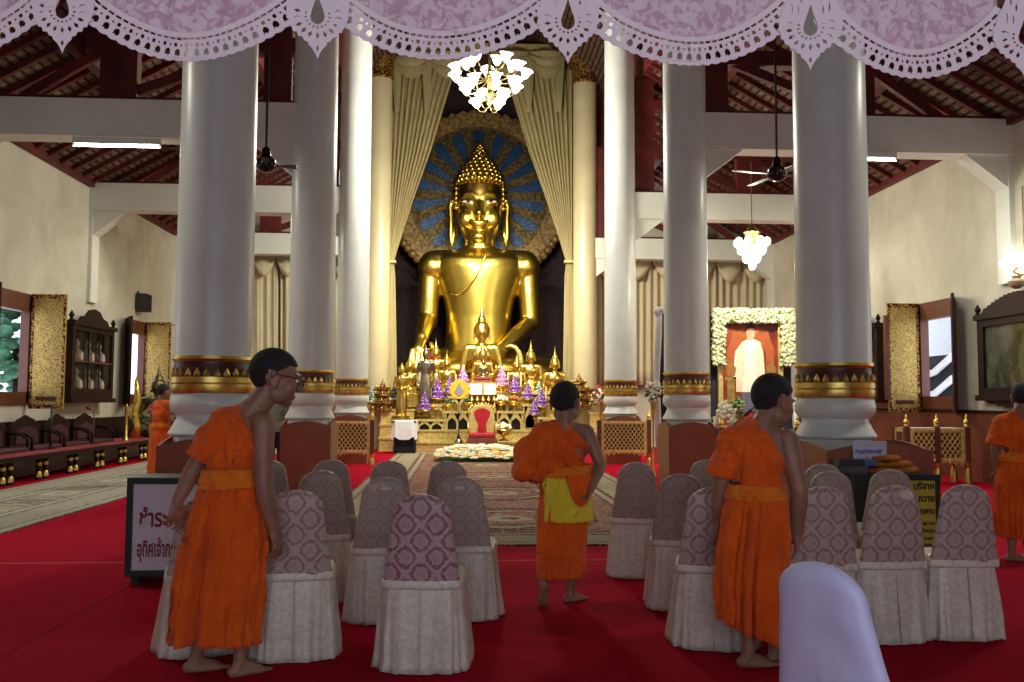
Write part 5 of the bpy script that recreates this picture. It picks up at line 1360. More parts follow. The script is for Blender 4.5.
# ================================================================== rails, boxes, lamps, fans and wall things
def onX(px, py, X): return onx(px, py, X)
lat_back = plain('brown_panel_ground', (.09, .03, .012), .6)
def gold_rail(px0, px1, ptop, pbot, Y, label, fin=(1, 1), depth=0.0, legs_=True):
    A = at(px0, ptop, Y); B = at(px1, pbot, Y); w = B.x - A.x; z1 = A.z; z0 = B.z
    t = thing('lattice_rail', label, 'rail', ((A.x + B.x) / 2, Y, 0), 0, 'gilded lattice rails'); pw = .09
    def panel(W, rot, off, par):
        m = MB(); fr = .07
        m.bb((-W / 2, -.02, z0), (W / 2, .02, z0 + fr)); m.bb((-W / 2, -.02, z1 - fr), (W / 2, .02, z1)); m.bb((-W / 2, -.02, z0 + fr), (-W / 2 + fr, .02, z1 - fr)); m.bb((W / 2 - fr, -.02, z0 + fr), (W / 2, .02, z1 - fr))
        for k in range(int(W / .1)):
            x = -W / 2 + .05 + .1 * k; m.ball((x, -.02, z1 - fr / 2), (.035, .012, .022), 6, 4); m.ball((x, -.02, z0 + fr / 2), (.035, .012, .022), 6, 4)
        # scallop under the panel
        for k in range(9):
            x = -W / 2 + W * (k + .5) / 9; hgt = .07 * abs((k - 4) / 4) ** 1.3 + .015; m.prism([(x - W / 18, z0), (x + W / 18, z0), (x, z0 - hgt)], 'y', -.015, .015)
        o = m.build('frame', M['gold_pale'], par); o.location = off; o.rotation_euler = (0, 0, rot)
        m = MB(); iw, ih = W - 2 * fr, z1 - z0 - 2 * fr; cz = (z0 + z1) / 2; pitch = .095
        for sgn in (-1, 1):
            k = -40
            while k < 40:
                # line x = k*pitch + sgn*(z-cz)
                x_at = lambda z: k * pitch + sgn * (z - cz) * .75
                zs = [z for z in (cz - ih / 2, cz + ih / 2)]
                za, zb = zs; xa_, xb_ = x_at(za), x_at(zb)
                def clipx(xl, za, zb):
                    pts = []
                    for (z, x) in ((za, x_at(za)), (zb, x_at(zb))):
                        if abs(x) <= iw / 2: pts.append((x, z))
                    for X_ in (-iw / 2, iw / 2):
                        z = cz + (X_ - k * pitch) / (sgn * .75)
                        if za < z < zb: pts.append((X_, z))
                    return pts
                p = clipx(0, za, zb)
                if len(p) >= 2:
                    a_ = V(p[0][0], -.006 * sgn, p[0][1]); b_ = V(p[1][0], -.006 * sgn, p[1][1]); d = b_ - a_
                    if d.length > .03: m.box((a_ + b_) / 2, (d.length, .012, .020), rot=Matrix.Rotation(-math.atan2(d.z, d.x), 3, 'Y'))
                k += 1
        lo = m.build('lattice', M['gold_pale'], par); lo.location = off; lo.rotation_euler = (0, 0, rot); lo['kind'] = 'thing'
        m = MB(); m.bb((-iw / 2, .012, cz - ih / 2), (iw / 2, .022, cz + ih / 2)); b_ = m.build('backing', lat_back, par); b_.location = off; b_.rotation_euler = (0, 0, rot)
    panel(w - 2 * pw, 0, (0, 0, 0), t)
    corners = [(-w / 2 + pw / 2, 0, fin[0]), (w / 2 - pw / 2, 0, fin[1])]
    if depth:
        panel(depth - pw, PI / 2, (-w / 2 + pw / 2, depth / 2, 0), t); panel(depth - pw, PI / 2, (w / 2 - pw / 2, depth / 2, 0), t); panel(w - 2 * pw, PI, (0, depth, 0), t)
        corners += [(-w / 2 + pw / 2, depth, 0), (w / 2 - pw / 2, depth, 0), (0, 0, 1)]
        m = MB(); m.bb((-w / 2 + .03, .03, z1 - .03), (w / 2 - .03, depth - .03, z1)); m.build('top_panel', M['white_cloth'], t)
    for x, y, f in corners:
        m = MB(); m.box((x, y, (z0 - .02 + z1 + .02) / 2), (pw, pw, z1 - z0 + .04)); p = m.build('post', M['wainscot'], t)
        m = MB(); m.lathe([(.05, z0 - .02), (.05, z0 - .07), (.03, z0 - .10), (.055, z0 - .16), (.07, 0.02), (.07, 0.0)], (x, y, 0), 10); m.build('foot', M['gold_soft'], p, smooth=True)
        if f:
            m = MB(); m.lathe([(.045, 0), (.05, .02), (.035, .05), (.055, .08), (.05, .11), (.02, .15), (.028, .17), (.006, .23)], (x, y, z1 + .02), 10); m.build('finial', M['gold_soft'], p, smooth=True)
gold_rail(597, 651, 421, 453, 20.1, 'gilded lattice rail right of the boy monk, in front of the third right column', (0, 1))
gold_rail(331, 374, 421, 453, 20.1, 'gilded lattice rail left of the altar, in front of the third left column', (0, 1))
gold_rail(719, 800, 429, 462, 16.4, 'gilded lattice rail behind the right monk, below the garlanded portrait', (1, 1))
gold_rail(904, 970, 428, 462, 15.6, 'box shaped gilded lattice stand with finials near the right wall', (1, 1), .45)

# black ribboned posts with white flowers by the portrait
def ribbon_post(px, ptop, pbot, Y, label, w=.26):
    A = at(px, ptop, Y); B = at(px, pbot, Y); h = A.z
    t = thing('ribbon_post', label, 'drape', (A.x, Y, 0), 0, 'black and white ribboned posts')
    R_ = []
    for k in range(14):
        z = h * (1 - k / 13); ring = []
        for i in range(40):
            a_ = 2 * PI * i / 40; f = 1 + .12 * math.sin(6 * a_) + .05 * math.sin(11 * a_)
            ring.append(V(w * (.5 + .1 * k / 13) * f * math.cos(a_) + .06, .12 * f * math.sin(a_), z))
        R_.append(ring)
    MB().loft(R_).build('black_drape', M['black_cloth'], t, smooth='all')
    m = MB(); r_ = [(-.08, h + .0), (-.10, h * .85), (-.13, h * .6), (-.10, h * .35), (-.08, .22)]
    R_ = [[V(x + dx + .015 * math.sin(k * 1.7), -.16 - .02 * math.sin(dx * 40), z) for dx in (-.06, -.04, -.02, 0, .02, .04, .06)] for k, (x, z) in enumerate(r_)]
    m.loft(R_, False, False, closed=False); m.build('white_ribbon', M['white_cloth'], t, smooth='all', solid=.01)
    m = MB(); m.ball((-.08, -.14, h - .02), (.10, .08, .09), 12, 8); m.ball((-.04, -.20, h + .0), (.06, .05, .05), 10, 6)
    R_ = [[V(x + .03 * j, -.17, z + .03 * j) for j in range(4)] for x, z in ((.02, h - .05), (.12, h - .25), (.2, h - .48))]
    m.loft(R_, False, False, closed=False); m.build('knot', M['white_cloth'], t, smooth='all')
    return t
ribbon_post(661, 311, 458, 17.6, 'black draped post with hanging white ribbon left of the second right column', .20)
ribbon_post(796, 313, 450, 18.9, 'black draped post with white knot right of the garlanded portrait', .5)

def flower_bunch(px, py, rpx, Y, mats, label, vase=True, n_=70, green=True):
    A = at(px, py, Y); r = rpx * Y / 900; zb = 0
    t = thing('flower_arrangement', label, 'flowers', (A.x, Y, 0), 0, 'flower arrangements'); r_ = random.Random(int(px * 7 + py))
    ms = [MB() for _ in mats]; g = MB()
    for i in range(n_):
        d = V(r_.gauss(0, 1), r_.gauss(0, 1), r_.gauss(0, 1.3)).normalized() * (r * r_.uniform(.6, 1)); d.z *= 1.3
        ms[i % len(ms)].ball(V(0, 0, A.z) + d, (r * .17,) * 3, 7, 5); ms[i % len(ms)].ball(V(0, 0, A.z) + d * 1.08 + V(r * .1, 0, r * .06), (r * .12,) * 3, 6, 4)
    for i in range(26):
        d = V(r_.gauss(0, 1), r_.gauss(0, 1), r_.gauss(0, 1)).normalized(); c = V(0, 0, A.z - r * .2) + d * r * .75
        g.ball(c, (r * .28, r * .1, r * .12), 6, 4, rotz(r_.uniform(0, 360)))
    for m, mt_ in zip(ms, mats): o = m.build('blossoms', mt_, t, smooth='all'); o['kind'] = 'stuff'
    if green: g.build('leaves', lf, t, smooth='all')['kind'] = 'stuff'
    m = MB(); hb = max(.1, A.z - r * .8); m.lathe([(r * .45, 0), (r * .3, .04), (r * .1, .12), (r * .1, hb * .7), (r * .4, hb), (r * .3, hb + .02)], n=14); m.build('stand', M['gold_soft'], t, smooth=True); return t
flower_bunch(653, 392, 9, 17.4, [wf], 'round white flower cluster on the ribboned post stand', n_=60)
flower_bunch(600, 396, 8, 24.2, [plain('pink_petals', (.55, .08, .10), .7), wf], 'pink and white flowers on a stand right of the altar', n_=36)
flower_bunch(725, 418, 12, 17.6, [wf], 'white chrysanthemum heap at the foot of the portrait', n_=90, green=False)
flower_bunch(737, 408, 8, 17.9, [plain('pale_green_petals', (.25, .38, .12), .7), lf], 'green foliage arrangement at the foot of the portrait', n_=50)
flower_bunch(750, 421, 6, 17.7, [plain('red_petals', (.6, .02, .02), .6)], 'small red flowers at the foot of the portrait', n_=24)
flower_bunch(279, 404, 7, 19.4, [plain('pink_petals', (.55, .08, .10), .7), wf], 'pink and white flower column beyond the left second column', n_=50)
flower_bunch(327, 400, 5, 21.5, [wf, plain('orange_petals', (.8, .3, .02), .6)], 'small white and orange flowers between second and third left columns', n_=24)
flower_bunch(150, 415, 7, 19.0, [plain('pink_petals', (.55, .08, .10), .7), plain('pale_green_petals', (.25, .38, .12), .7)], 'mixed flowers behind the distant monk at left', n_=40)

# portrait with gold frame, garland of white flowers
YP = 18.4; A = at(722, 322, YP); B = at(779, 441, YP); W = B.x - A.x; H0 = B.z; H1 = A.z
t = thing('portrait', 'garlanded gold-framed portrait of a standing person in a white robe', 'portrait', ((A.x + B.x) / 2, YP, 0))
X0 = t.location.x
def P2(px, py): q = at(px, py, YP); return (q.x - X0, q.z)
m = MB(); m.bb((-W / 2, 0, H0), (W / 2, .03, H1))
n = NT('portrait_backdrop', .35); v = n.obj(); x = n.xyz(v)
n.color(n.ramp(n.noise(v, 1.6, 3), [(.3, (.10, .014, .008)), (.6, (.30, .05, .016))])); po = m.build('printed_backdrop', n.m, t)
def flat(name_, pts, mat, lay=1):
    return MB().prism([P2(*p) for p in pts], 'y', -.004 * lay, .001).build(name_, mat, po)
robe_w = plain('printed_cream_robe', (.85, .78, .62), .4, var=.08); 
flat('printed_arch', [(727, 400), (727, 350), (733, 332), (750, 324), (768, 332), (774, 350), (774, 400), (766, 400), (766, 352), (750, 336), (735, 352), (735, 400)], plain('printed_orange_wall', (.36, .085, .02), .4), 1)
flat('printed_robe', [(742, 342), (748, 339), (754, 339), (760, 342), (763, 352), (765, 378), (761, 380), (760, 392), (737, 392), (736, 380), (733, 378), (735, 352)], robe_w, 2)
flat('printed_mantle', [(742, 342), (746, 340), (744, 372), (742, 392), (736, 392), (736, 352)], plain('printed_gold_mantle', (.80, .64, .44), .4), 3)
flat('printed_mantle', [(760, 342), (756, 340), (757, 372), (757, 388), (763, 386), (763, 352)], plain('printed_gold_mantle', (.80, .64, .44), .4), 3)
flat('printed_trousers', [(742, 392), (757, 392), (758, 412), (741, 412)], plain('printed_slate_cloth', (.12, .11, .16), .4), 3)
flat('printed_head', [(747, 340), (746, 332), (747.5, 327), (750.5, 325.5), (753.5, 327), (755, 332), (754, 337), (752, 340)], plain('printed_skin', (.62, .34, .20), .4), 3)
flat('printed_hair', [(746, 331), (746, 326.5), (750, 323.5), (754.5, 325.5), (755.3, 331), (753.5, 328), (748, 328)], M['black'], 4)
for cx in (731, 771):
    flat('printed_side_table', [(cx - 6, 377), (cx + 6, 377), (cx + 6, 380), (cx + 4, 381), (cx + 3, 412), (cx - 3, 412), (cx - 4, 381), (cx - 6, 380)], M['gold_soft'], 2)
    flat('printed_vessel', [(cx - 4, 376), (cx - 5, 368), (cx - 1, 363), (cx, 356), (cx + 1, 363), (cx + 5, 368), (cx + 4, 376)], plain('printed_dark_gold', (.30, .14, .03), .4), 3)
m = MB(); f = .10
m.bb((-W / 2 - f, -.05, H0 - f), (W / 2 + f, .05, H0)); m.bb((-W / 2 - f, -.05, H1), (W / 2 + f, .05, H1 + f)); m.bb((-W / 2 - f, -.05, H0), (-W / 2, .05, H1)); m.bb((W / 2, -.05, H0), (W / 2 + f, .05, H1))
m.build('gold_frame', M['gold_pale'], t, bevel=.02)
m = MB(); m.bb((-W / 2 - .1, .06, 0), (W / 2 + .1, .3, H0 + .3)); m.build('stand', M['wainscot'], t)
m = MB(); r_ = random.Random(8)
for (x0, x1, y0, y1, k) in ((712, 793, 310, 323, 520), (711, 723, 310, 365, 330), (779, 792, 310, 366, 340)):
    for i in range(k):
        p = P2(r_.uniform(x0, x1), r_.uniform(y0, y1)); m.ball((p[0], -.10 - .08 * r_.random(), p[1]), (.042, .04, .04), 6, 5)
gcol = NT('white_green_garland', .8); vv = gcol.obj(); gcol.color(gcol.ramp(gcol.noise(vv, 16, 2), [(.42, (.30, .36, .14)), (.58, (.66, .66, .44))]))
o = m.build('garland', gcol.m, t, smooth='all'); o['kind'] = 'stuff'
m = MB(); q0 = P2(711, 310); q1 = P2(793, 440); m.bb((q0[0], .05, 0), (q1[0], .10, q0[1])); m.build('backing_board', M['black_cloth'], t)

# boom microphone before the portrait
q = at(731, 427, 16.0); t = thing('microphone_stand', 'black boom microphone pointing up behind the right monk', 'microphone', (q.x, 16.0, 0))
e = at(763, 400, 16.0) - V(q.x, 16.0, 0); c_ = (q - V(q.x, 16.0, 0))
m = MB(); m.tube([c_ - (e - c_) * .3, e], .012, 8); bo = m.build('boom', M['black'], t)
m = MB(); mid = c_.lerp(e, .45); m.cap(mid, c_.lerp(e, .62), .03, .03); m.build('microphone', M['black'], bo, smooth='all')
m = MB(); m.tube([(c_.x, 0, 0.03), (c_.x, 0, c_.z)], .014, 8); m.build('pole', M['black'], t)
m = MB(); m.lathe([(.16, 0), (.16, .02), (.03, .04)], (c_.x, 0, 0), 18); m.build('base', M['black'], t)

# ceiling fans
def fan(px, py, Y, label, ztop, rot, R0=.75, dark=False):
    A = at(px, py, Y); t = thing('ceiling_fan', label, 'fan', (A.x, Y, A.z), 0, 'ceiling fans')
    MB().lathe([(.03, .18), (.07, .16), (.14, .10), (.15, .02), (.13, -.03), (.07, -.07), (.02, -.08)], n=24).build('motor', plain('dark_chrome', (.03, .03, .035), .2, .6), t, smooth=True)
    MB().tube([(0, 0, .15), (0, 0, ztop - A.z)], .018, 8).build('rod', M['black'], t)
    MB().lathe([(.02, .30), (.06, .26), (.07, .17), (.02, .16)], n=16).build('canopy', plain('dark_chrome', (.03, .03, .035), .2, .6), t, smooth=True)
    for k in range(4):
        q = rotz(rot + 90 * k); m = MB(); pts = [(.12, -.02), (.22, -.03), (.3, -.07), (R0, -.075), (R0 + .02, 0), (R0, .06), (.3, .05), (.22, .03), (.12, .02)]
        n_ = len(pts); vs = [q @ V(p[0], p[1], .03 - .12 * p[1]) for p in pts] + [q @ V(p[0], p[1], .018 - .12 * p[1]) for p in pts]
        m.add(vs, [tuple(range(n_)), tuple(range(n_, 2 * n_))[::-1]] + [(i, (i + 1) % n_, n_ + (i + 1) % n_, n_ + i) for i in range(n_)])
        m.build('blade', M['black'] if dark else plain('grey_metal_blade', (.16, .16, .17), .35, .6), t)
fan(777, 176, 13.0, 'ceiling fan on a long rod left of the nearest right column', 8.9, 14, .72)
fan(266, 167, 13.0, 'dark ceiling fan half hidden by the nearest left column', 8.6, 12, .42, True)

# fluorescent tubes under the nearer beams
for (a_, b_, y, X, lab) in ((73, 161, 144.5, 0, 'lit fluorescent tube under the left white beam'), (862, 896, 158.5, 0, 'lit fluorescent tube under the right white beam, beside the nearest column')):
    A = at(a_ if a_ != 862 else 850, y, 14.75); B = at(b_, y, 14.75); L_ = B.x - A.x; t = thing('tube_lamp', lab, 'lamp', ((A.x + B.x) / 2, 14.75, A.z), 0)
    MB().lathe([(.020, -L_ / 2 + .02), (.020, L_ / 2 - .02)], (0, 0, -.01), 12, Matrix.Rotation(PI / 2, 3, 'Y')).build('tube', glow('fluorescent_tube', (1, .97, .86), 14), t, smooth=True)
    m = MB(); m.bb((-L_ / 2, -.04, .02), (L_ / 2, .04, .12)); m.bb((-L_ / 2, -.02, -.035), (-L_ / 2 + .03, .02, .03)); m.bb((L_ / 2 - .03, -.02, -.035), (L_ / 2, .02, .03)); m.build('batten', M['beam'], t)

# chandeliers
sh_m = glow('lit_glass_shade', (1, .93, .80), 3.2)
def shade_part(parent, c, s=1.0, tilt=None):
    c = Vector(c); pr = [(.03, -.03), (.06, .0), (.085, .05), (.095, .09), (.125, .13), (.150, .15)]
    pr = [(r * s, z * s) for r, z in pr] + [(.140 * s, .152 * s), (.09 * s, .10 * s), (.01 * s, .06 * s)]
    return MB().lathe(pr, c, 14, tilt).build('shade', sh_m, parent, smooth=True)
YH = 20.0; A = at(489.5, 86, YH); hu = YH / 900
ch = thing('chandelier', 'large many-shaded glowing chandelier hanging before the statue', 'chandelier', (A.x, YH, A.z))
m = MB(); m.lathe([(.01, -.50), (.06, -.44), (.05, -.36), (.12, -.28), (.14, -.2), (.05, -.1), (.05, .1), (.11, .2), (.05, .32), (.03, .6), (.02, 3.2)], n=18); m.build('stem', plain('brass', (.45, .33, .12), .3, 1), ch, smooth=True)
for (n_, r, z, off) in ((5, 24 * hu, .45, .3), (9, 36 * hu, .22, 0), (8, 27 * hu, -.08, .25), (4, 15 * hu, -.42, .6)):
    for k in range(n_):
        a_ = 2 * PI * (k + off) / n_; d = V(math.cos(a_), math.sin(a_), 0)
        am = MB(); am.tube([V(0, 0, z - .05), d * r * .4 + V(0, 0, z - .16), d * r * .8 + V(0, 0, z - .13), d * r + V(0, 0, z - .02)], .012, 6)
        ao = am.build('arm', plain('brass', (.45, .33, .12), .3, 1), ch, smooth='all'); shade_part(ao, d * r + V(0, 0, z), 1.08, Matrix.Rotation(.25, 3, V(-d.y, d.x, 0)))
A = at(752, 246, 19.5); c2 = thing('small_chandelier', 'small glowing drop chandelier in the right aisle above the portrait', 'chandelier', (A.x, 19.5, A.z))
m = MB(); m.tube([(0, 0, .1), (0, 0, 1.9)], .012, 6); m.build('chain', plain('brass', (.45, .33, .12), .3, 1), c2)
m = MB(); m.lathe([(.02, -.4), (.04, -.2), (.10, .0), (.16, .26), (.20, .30), (.10, .36), (.03, .5)], n=16); m.build('body', plain('brass', (.45, .33, .12), .3, 1), c2, smooth=True)
gm = glow('lit_glass_globe', (1, .96, .80), 5)
for (n_, r, z) in ((8, .33, .08), (7, .24, -.10), (5, .13, -.28), (1, 0, -.44)):
    for k in range(n_):
        a_ = 2 * PI * (k + .3) / n_; MB().ball((r * math.cos(a_), r * math.sin(a_), z), (.085, .085, .10), 12, 8).build('globe', gm, c2, smooth='all')
# wall lamp on the right wall
q = onX(1013, 262, XR - .22); t = thing('wall_lamp', 'glowing round wall lamp on the right wall above the big framed picture', 'lamp', (q.x, q.y, q.z))
for dy in (-.16, .16): MB().ball((0, dy, 0), (.12, .12, .10), 18, 12).build('globe', glow('lit_opal_globe', (1, .99, .9), 9), t, smooth='all')
m = MB(); m.tube([(0, -.16, -.08), (0, 0, -.16), (0, .16, -.08)], .015, 6); m.tube([(0, 0, -.16), (.12, 0, -.22), (.22, 0, -.2)], .018, 6); m.tube([(.2, 0, 0), (.2, 0, 1.3)], .008, 6); m.build('bracket', plain('brass', (.45, .33, .12), .3, 1), t, smooth='all')
m = MB(); m.lathe([(.05, -.45), (.12, -.40), (.14, -.33), (.06, -.28), (.08, -.24)], (.05, 0, 0), 14); m.build('lower_cup', plain('worn_plaster', (.35, .26, .16), .7), t, smooth=True)

# ------------------------------------------------------------------ wall cabinets and framed picture
def wall_cabinet(side, Y0, Y1, z0, z1, label, figs=True):
    X = XL if side < 0 else XR; s = 1 if side < 0 else -1; W_ = Y1 - Y0; H_ = z1 - z0
    t = thing('display_cabinet', label, 'cabinet', (X, (Y0 + Y1) / 2, z0), (-PI / 2 if side > 0 else PI / 2), 'carved display cabinets on the walls'); D = .34
    # local: +x along wall, -y into room
    m = MB(); f = .14
    m.bb((-W_ / 2, -.04, 0), (W_ / 2, -.012, H_)); m.bb((-W_ / 2, -D, 0), (-W_ / 2 + f, -.04, H_)); m.bb((W_ / 2 - f, -D, 0), (W_ / 2, -.04, H_)); m.bb((-W_ / 2 + f, -D, 0), (W_ / 2 - f, -.04, f + .1)); m.bb((-W_ / 2 + f, -D, H_ - f), (W_ / 2 - f, -.04, H_))
    m.bb((-W_ / 2 - .05, -D - .05, H_ - .04), (W_ / 2 + .05, -.012, H_ + .05)); m.bb((-W_ / 2 - .05, -D - .05, -.06), (W_ / 2 + .05, -.012, .04)); m.build('case', M['dark_timber'], t)
    pts = [(-W_ * .36, H_ + .05), (-W_ * .30, H_ + .16), (-W_ * .2, H_ + .2), (-W_ * .12, H_ + .33), (0, H_ + .38), (W_ * .12, H_ + .33), (W_ * .2, H_ + .2), (W_ * .30, H_ + .16), (W_ * .36, H_ + .05)]
    MB().prism(pts, 'y', -D, -D + .06).build('crest', M['dark_timber'], t)
    for sx in (-1, 1): MB().lathe([(.05, 0), (.03, .05), (.06, .1), (.01, .2)], (sx * W_ / 2, -D + .04, H_ + .05), 10).build('finial', M['dark_timber'], t, smooth=True)
    m = MB(); m.bb((-W_ / 2 + f, -D, H_ * .5), (W_ / 2 - f, -.04, H_ * .5 + .03)); m.build('shelf', plain('reddish_shelf_wood', (.12, .03, .02), .5), t)
    for x in (-W_ * .13, W_ * .13): m = MB(); m.bb((x - .015, -D - .005, f + .1), (x + .015, -D + .015, H_ - f)); m.build('glazing_bar', M['dark_timber'], t)
    if figs:
        for iz, zz in enumerate((f + .1, H_ * .5 + .03)):
            for k in range(3):
                x = (k - 1) * W_ * .26; hh = H_ * .30
                w_ = t.matrix_basis @ V(x, -.19, zz)
                o = MB().lathe([(.13, 0), (.15, hh * .1), (.14, hh * .35), (.07, hh * .5), (.045, hh * .58), (.07, hh * .72), (.06, hh * .82), (.03, hh * .92), (.005, hh)], n=14).build('figurine', plain('pale_jade', (.42, .36, .30), .35), None, smooth=True)
                o.location = (Matrix.Rotation(t.rotation_euler.z, 3, 'Z') @ V(x, -.19, zz)) + t.location
                tag(o, 'pale figurine on the %s shelf of the left wall cabinet, %s' % (['lower', 'upper'][iz], ['far side', 'middle', 'near side'][k] if side > 0 else ['nearest the window', 'in the middle', 'farthest from the window'][k]), 'figurine', 'pale figurines in the wall cabinet')
    m = MB(); m.bb((-W_ / 2 + f, -D + .02, f + .1), (W_ / 2 - f, -D + .025, H_ - f))
    g = NT('cabinet_glass', .03); g.color((.8, .8, .8)); g.b.inputs['Transmission Weight'].default_value = 1; g.b.inputs['IOR'].default_value = 1.1; m.build('glass', g.m, t)
a_ = onX(74, 322, XL + .35); b_ = onX(113, 400, XL + .35); c_ = onX(74, 400, XL + .35)
wall_cabinet(-1, a_.y, b_.y, c_.z, a_.z, 'dark carved glass cabinet of pale figurines on the left wall')
a_ = onX(876, 325, XR - .35); c_ = onX(876, 400, XR - .35)
wall_cabinet(1, a_.y - .0, a_.y + 2.0, c_.z, a_.z, 'dark carved cabinet on the right wall, beside the nearest column', False)
# big framed picture on the right wall
a_ = onX(978, 318, XR - .1); c_ = onX(978, 398, XR - .1); Y1 = a_.y; W_ = 2.3; z0, z1 = c_.z, a_.z; H_ = z1 - z0
t = thing('framed_picture', 'large dark carved frame with a dim landscape on the right wall', 'picture', (XR, Y1 - W_ / 2, z0), -PI / 2)
m = MB(); m.bb((-W_ / 2 + .18, -.08, .18), (W_ / 2 - .18, -.012, H_ - .18)); n = NT('dim_painting', .12); v = n.obj()
n.color(n.ramp(n.noise(n.obj((1, 1, .6)), 2.2, 5, .6, .6), [(.36, (.015, .014, .012)), (.5, (.06, .075, .05)), (.62, (.12, .12, .10)), (.72, (.20, .12, .08))])); m.build('painting', n.m, t)
m = MB(); f = .18
m.bb((-W_ / 2, -.13, 0), (W_ / 2, -.012, f)); m.bb((-W_ / 2, -.13, H_ - f), (W_ / 2, -.012, H_)); m.bb((-W_ / 2, -.13, f), (-W_ / 2 + f, -.012, H_ - f)); m.bb((W_ / 2 - f, -.13, f), (W_ / 2, -.012, H_ - f))
m.bb((-W_ / 2 - .05, -.17, H_ - .05), (W_ / 2 + .05, -.012, H_ + .04)); m.bb((-W_ / 2 - .05, -.17, -.05), (W_ / 2 + .05, -.012, .05)); m.build('frame', M['dark_timber'], t)
m = MB(); pts = [(-W_ * .45, H_ + .04)]
for k in range(33):
    u_ = k / 32; pts.append((-W_ * .42 + W_ * .84 * u_, H_ + .10 + .22 * math.sin(PI * u_) + .035 * (k % 2)))
pts.append((W_ * .45, H_ + .04)); m.prism(pts, 'y', -.13, -.05); m.build('carved_crest', M['dark_timber'], t)
m = MB(); pts = [(-W_ * .4, -.05)] + [(-W_ * .4 + W_ * .8 * k / 16, -.07 - .09 * math.sin(PI * k / 16) - .02 * (k % 2)) for k in range(17)] + [(W_ * .4, -.05)]; m.prism(pts, 'y', -.13, -.05); m.build('carved_apron', M['dark_timber'], t)
for sx in (-1, 1): MB().lathe([(.06, 0), (.03, .05), (.06, .1), (.01, .2)], (sx * W_ / 2, -.1, H_ + .04), 10).build('finial', M['dark_timber'], t, smooth=True)
# loudspeaker
q = onX(149, 303, XL + .3); t = thing('wall_mounted_loudspeaker', 'small dark loudspeaker high on the left wall', 'loudspeaker', (XL, q.y, q.z), PI / 2)
m = MB(); m.bb((-.19, -.30, -.23), (.19, -.03, .23)); m.build('cabinet', plain('dark_grey_plastic', (.03, .028, .025), .6), t, bevel=.01)
m = MB(); m.bb((-.17, -.315, -.21), (.17, -.298, .21)); m.build('grille', M['black_cloth'], t)
m = MB(); m.bb((-.04, -.04, .1), (.04, .0, .30)); m.build('bracket', M['black'], t)

# ------------------------------------------------------------------ platform with red top along the left wall
PX = -7.35; zt = onx(0, 458, PX).z; Yp0, Yp1 = 11.0, 24.0
t = thing('platform', 'long low dark platform with red top along the left wall', 'platform', (PX, 0, 0))
m = MB(); m.bb((-.95, Yp0, zt - .10), (0, Yp1, zt - .02)); m.build('deck', M['dark_timber'], t)
m = MB(); m.bb((-.94, Yp0 + .01, zt - .02), (.02, Yp1, zt)); n = NT('worn_red_mat', .9); v = n.obj(); n.color(n.ramp(n.noise(v, 1.6, 3), [(.4, (.22, .02, .03)), (.62, (.30, .05, .06)), (.72, (.34, .20, .17))])); m.build('red_mat', n.m, t)
m = MB(); m.bb((-.5, Yp0, .05), (-.44, Yp1, zt - .1)); m.build('recess_board', M['black'], t)  # black sheet put in as the shade of the recess under the deck
k = 0; y = 11.55
while y < 22:
    for dy in (-.13, .13):
        m = MB(); m.lathe([(.05, zt - .1), (.05, zt - .18), (.035, zt - .2), (.045, zt * .5), (.035, zt * .3), (.055, .1), (.06, 0)], (-.12, y + dy, 0), 10); lg = m.build('leg', M['dark_timber'], t, smooth=True)
        m = MB(); m.lathe([(.052, zt - .18), (.058, zt - .2), (.03, zt - .27)], (-.12, y + dy, 0), 10); m.lathe([(.03, .16), (.058, .12), (.062, .05)], (-.12, y + dy, 0), 10); m.build('gold_cap', M['gold_soft'], lg, smooth=True)
    y += 1.28
# bench backs on the platform, each a seat of its own
y = 12.2; k = 0; names = ['nearest', 'second', 'third', 'fourth', 'fifth', 'sixth', 'seventh']
while y < 21.3:
    b = thing('floor_seat', '%s dark carved legless seat on the left platform, counted from the viewer' % names[k], 'seat', (-8.18, y, zt), 0, 'carved legless seats on the platform')
    pts = [(-.60, 0), (.60, 0), (.60, .42), (.52, .50), (.40, .48), (.30, .56), (.12, .60), (0, .64), (-.12, .60), (-.30, .56), (-.40, .48), (-.52, .50), (-.60, .42)]
    MB().prism(pts, 'x', -.06, .0).build('backrest', M['dark_timber'], b, bevel=.01)
    MB().prism([(-.44, .1), (.44, .1), (.40, .36), (.0, .44), (-.40, .36)], 'x', .0, .025).build('cushion', plain('dark_plum_cloth', (.06, .015, .02), .6), b)
    m = MB(); m.bb((-.02, -.58, .0), (.42, .58, .07)); m.build('seat', plain('dark_plum_cloth', (.06, .015, .02), .6), b, bevel=.02)
    for sy in (-1, 1): m = MB(); m.tube([(-.02, sy * .58, .34), (.25, sy * .58, .30), (.38, sy * .58, .22), (.38, sy * .58, .0)], .028, 8); m.build('armrest', M['dark_timber'], b, smooth='all')
    y += 1.34; k += 1
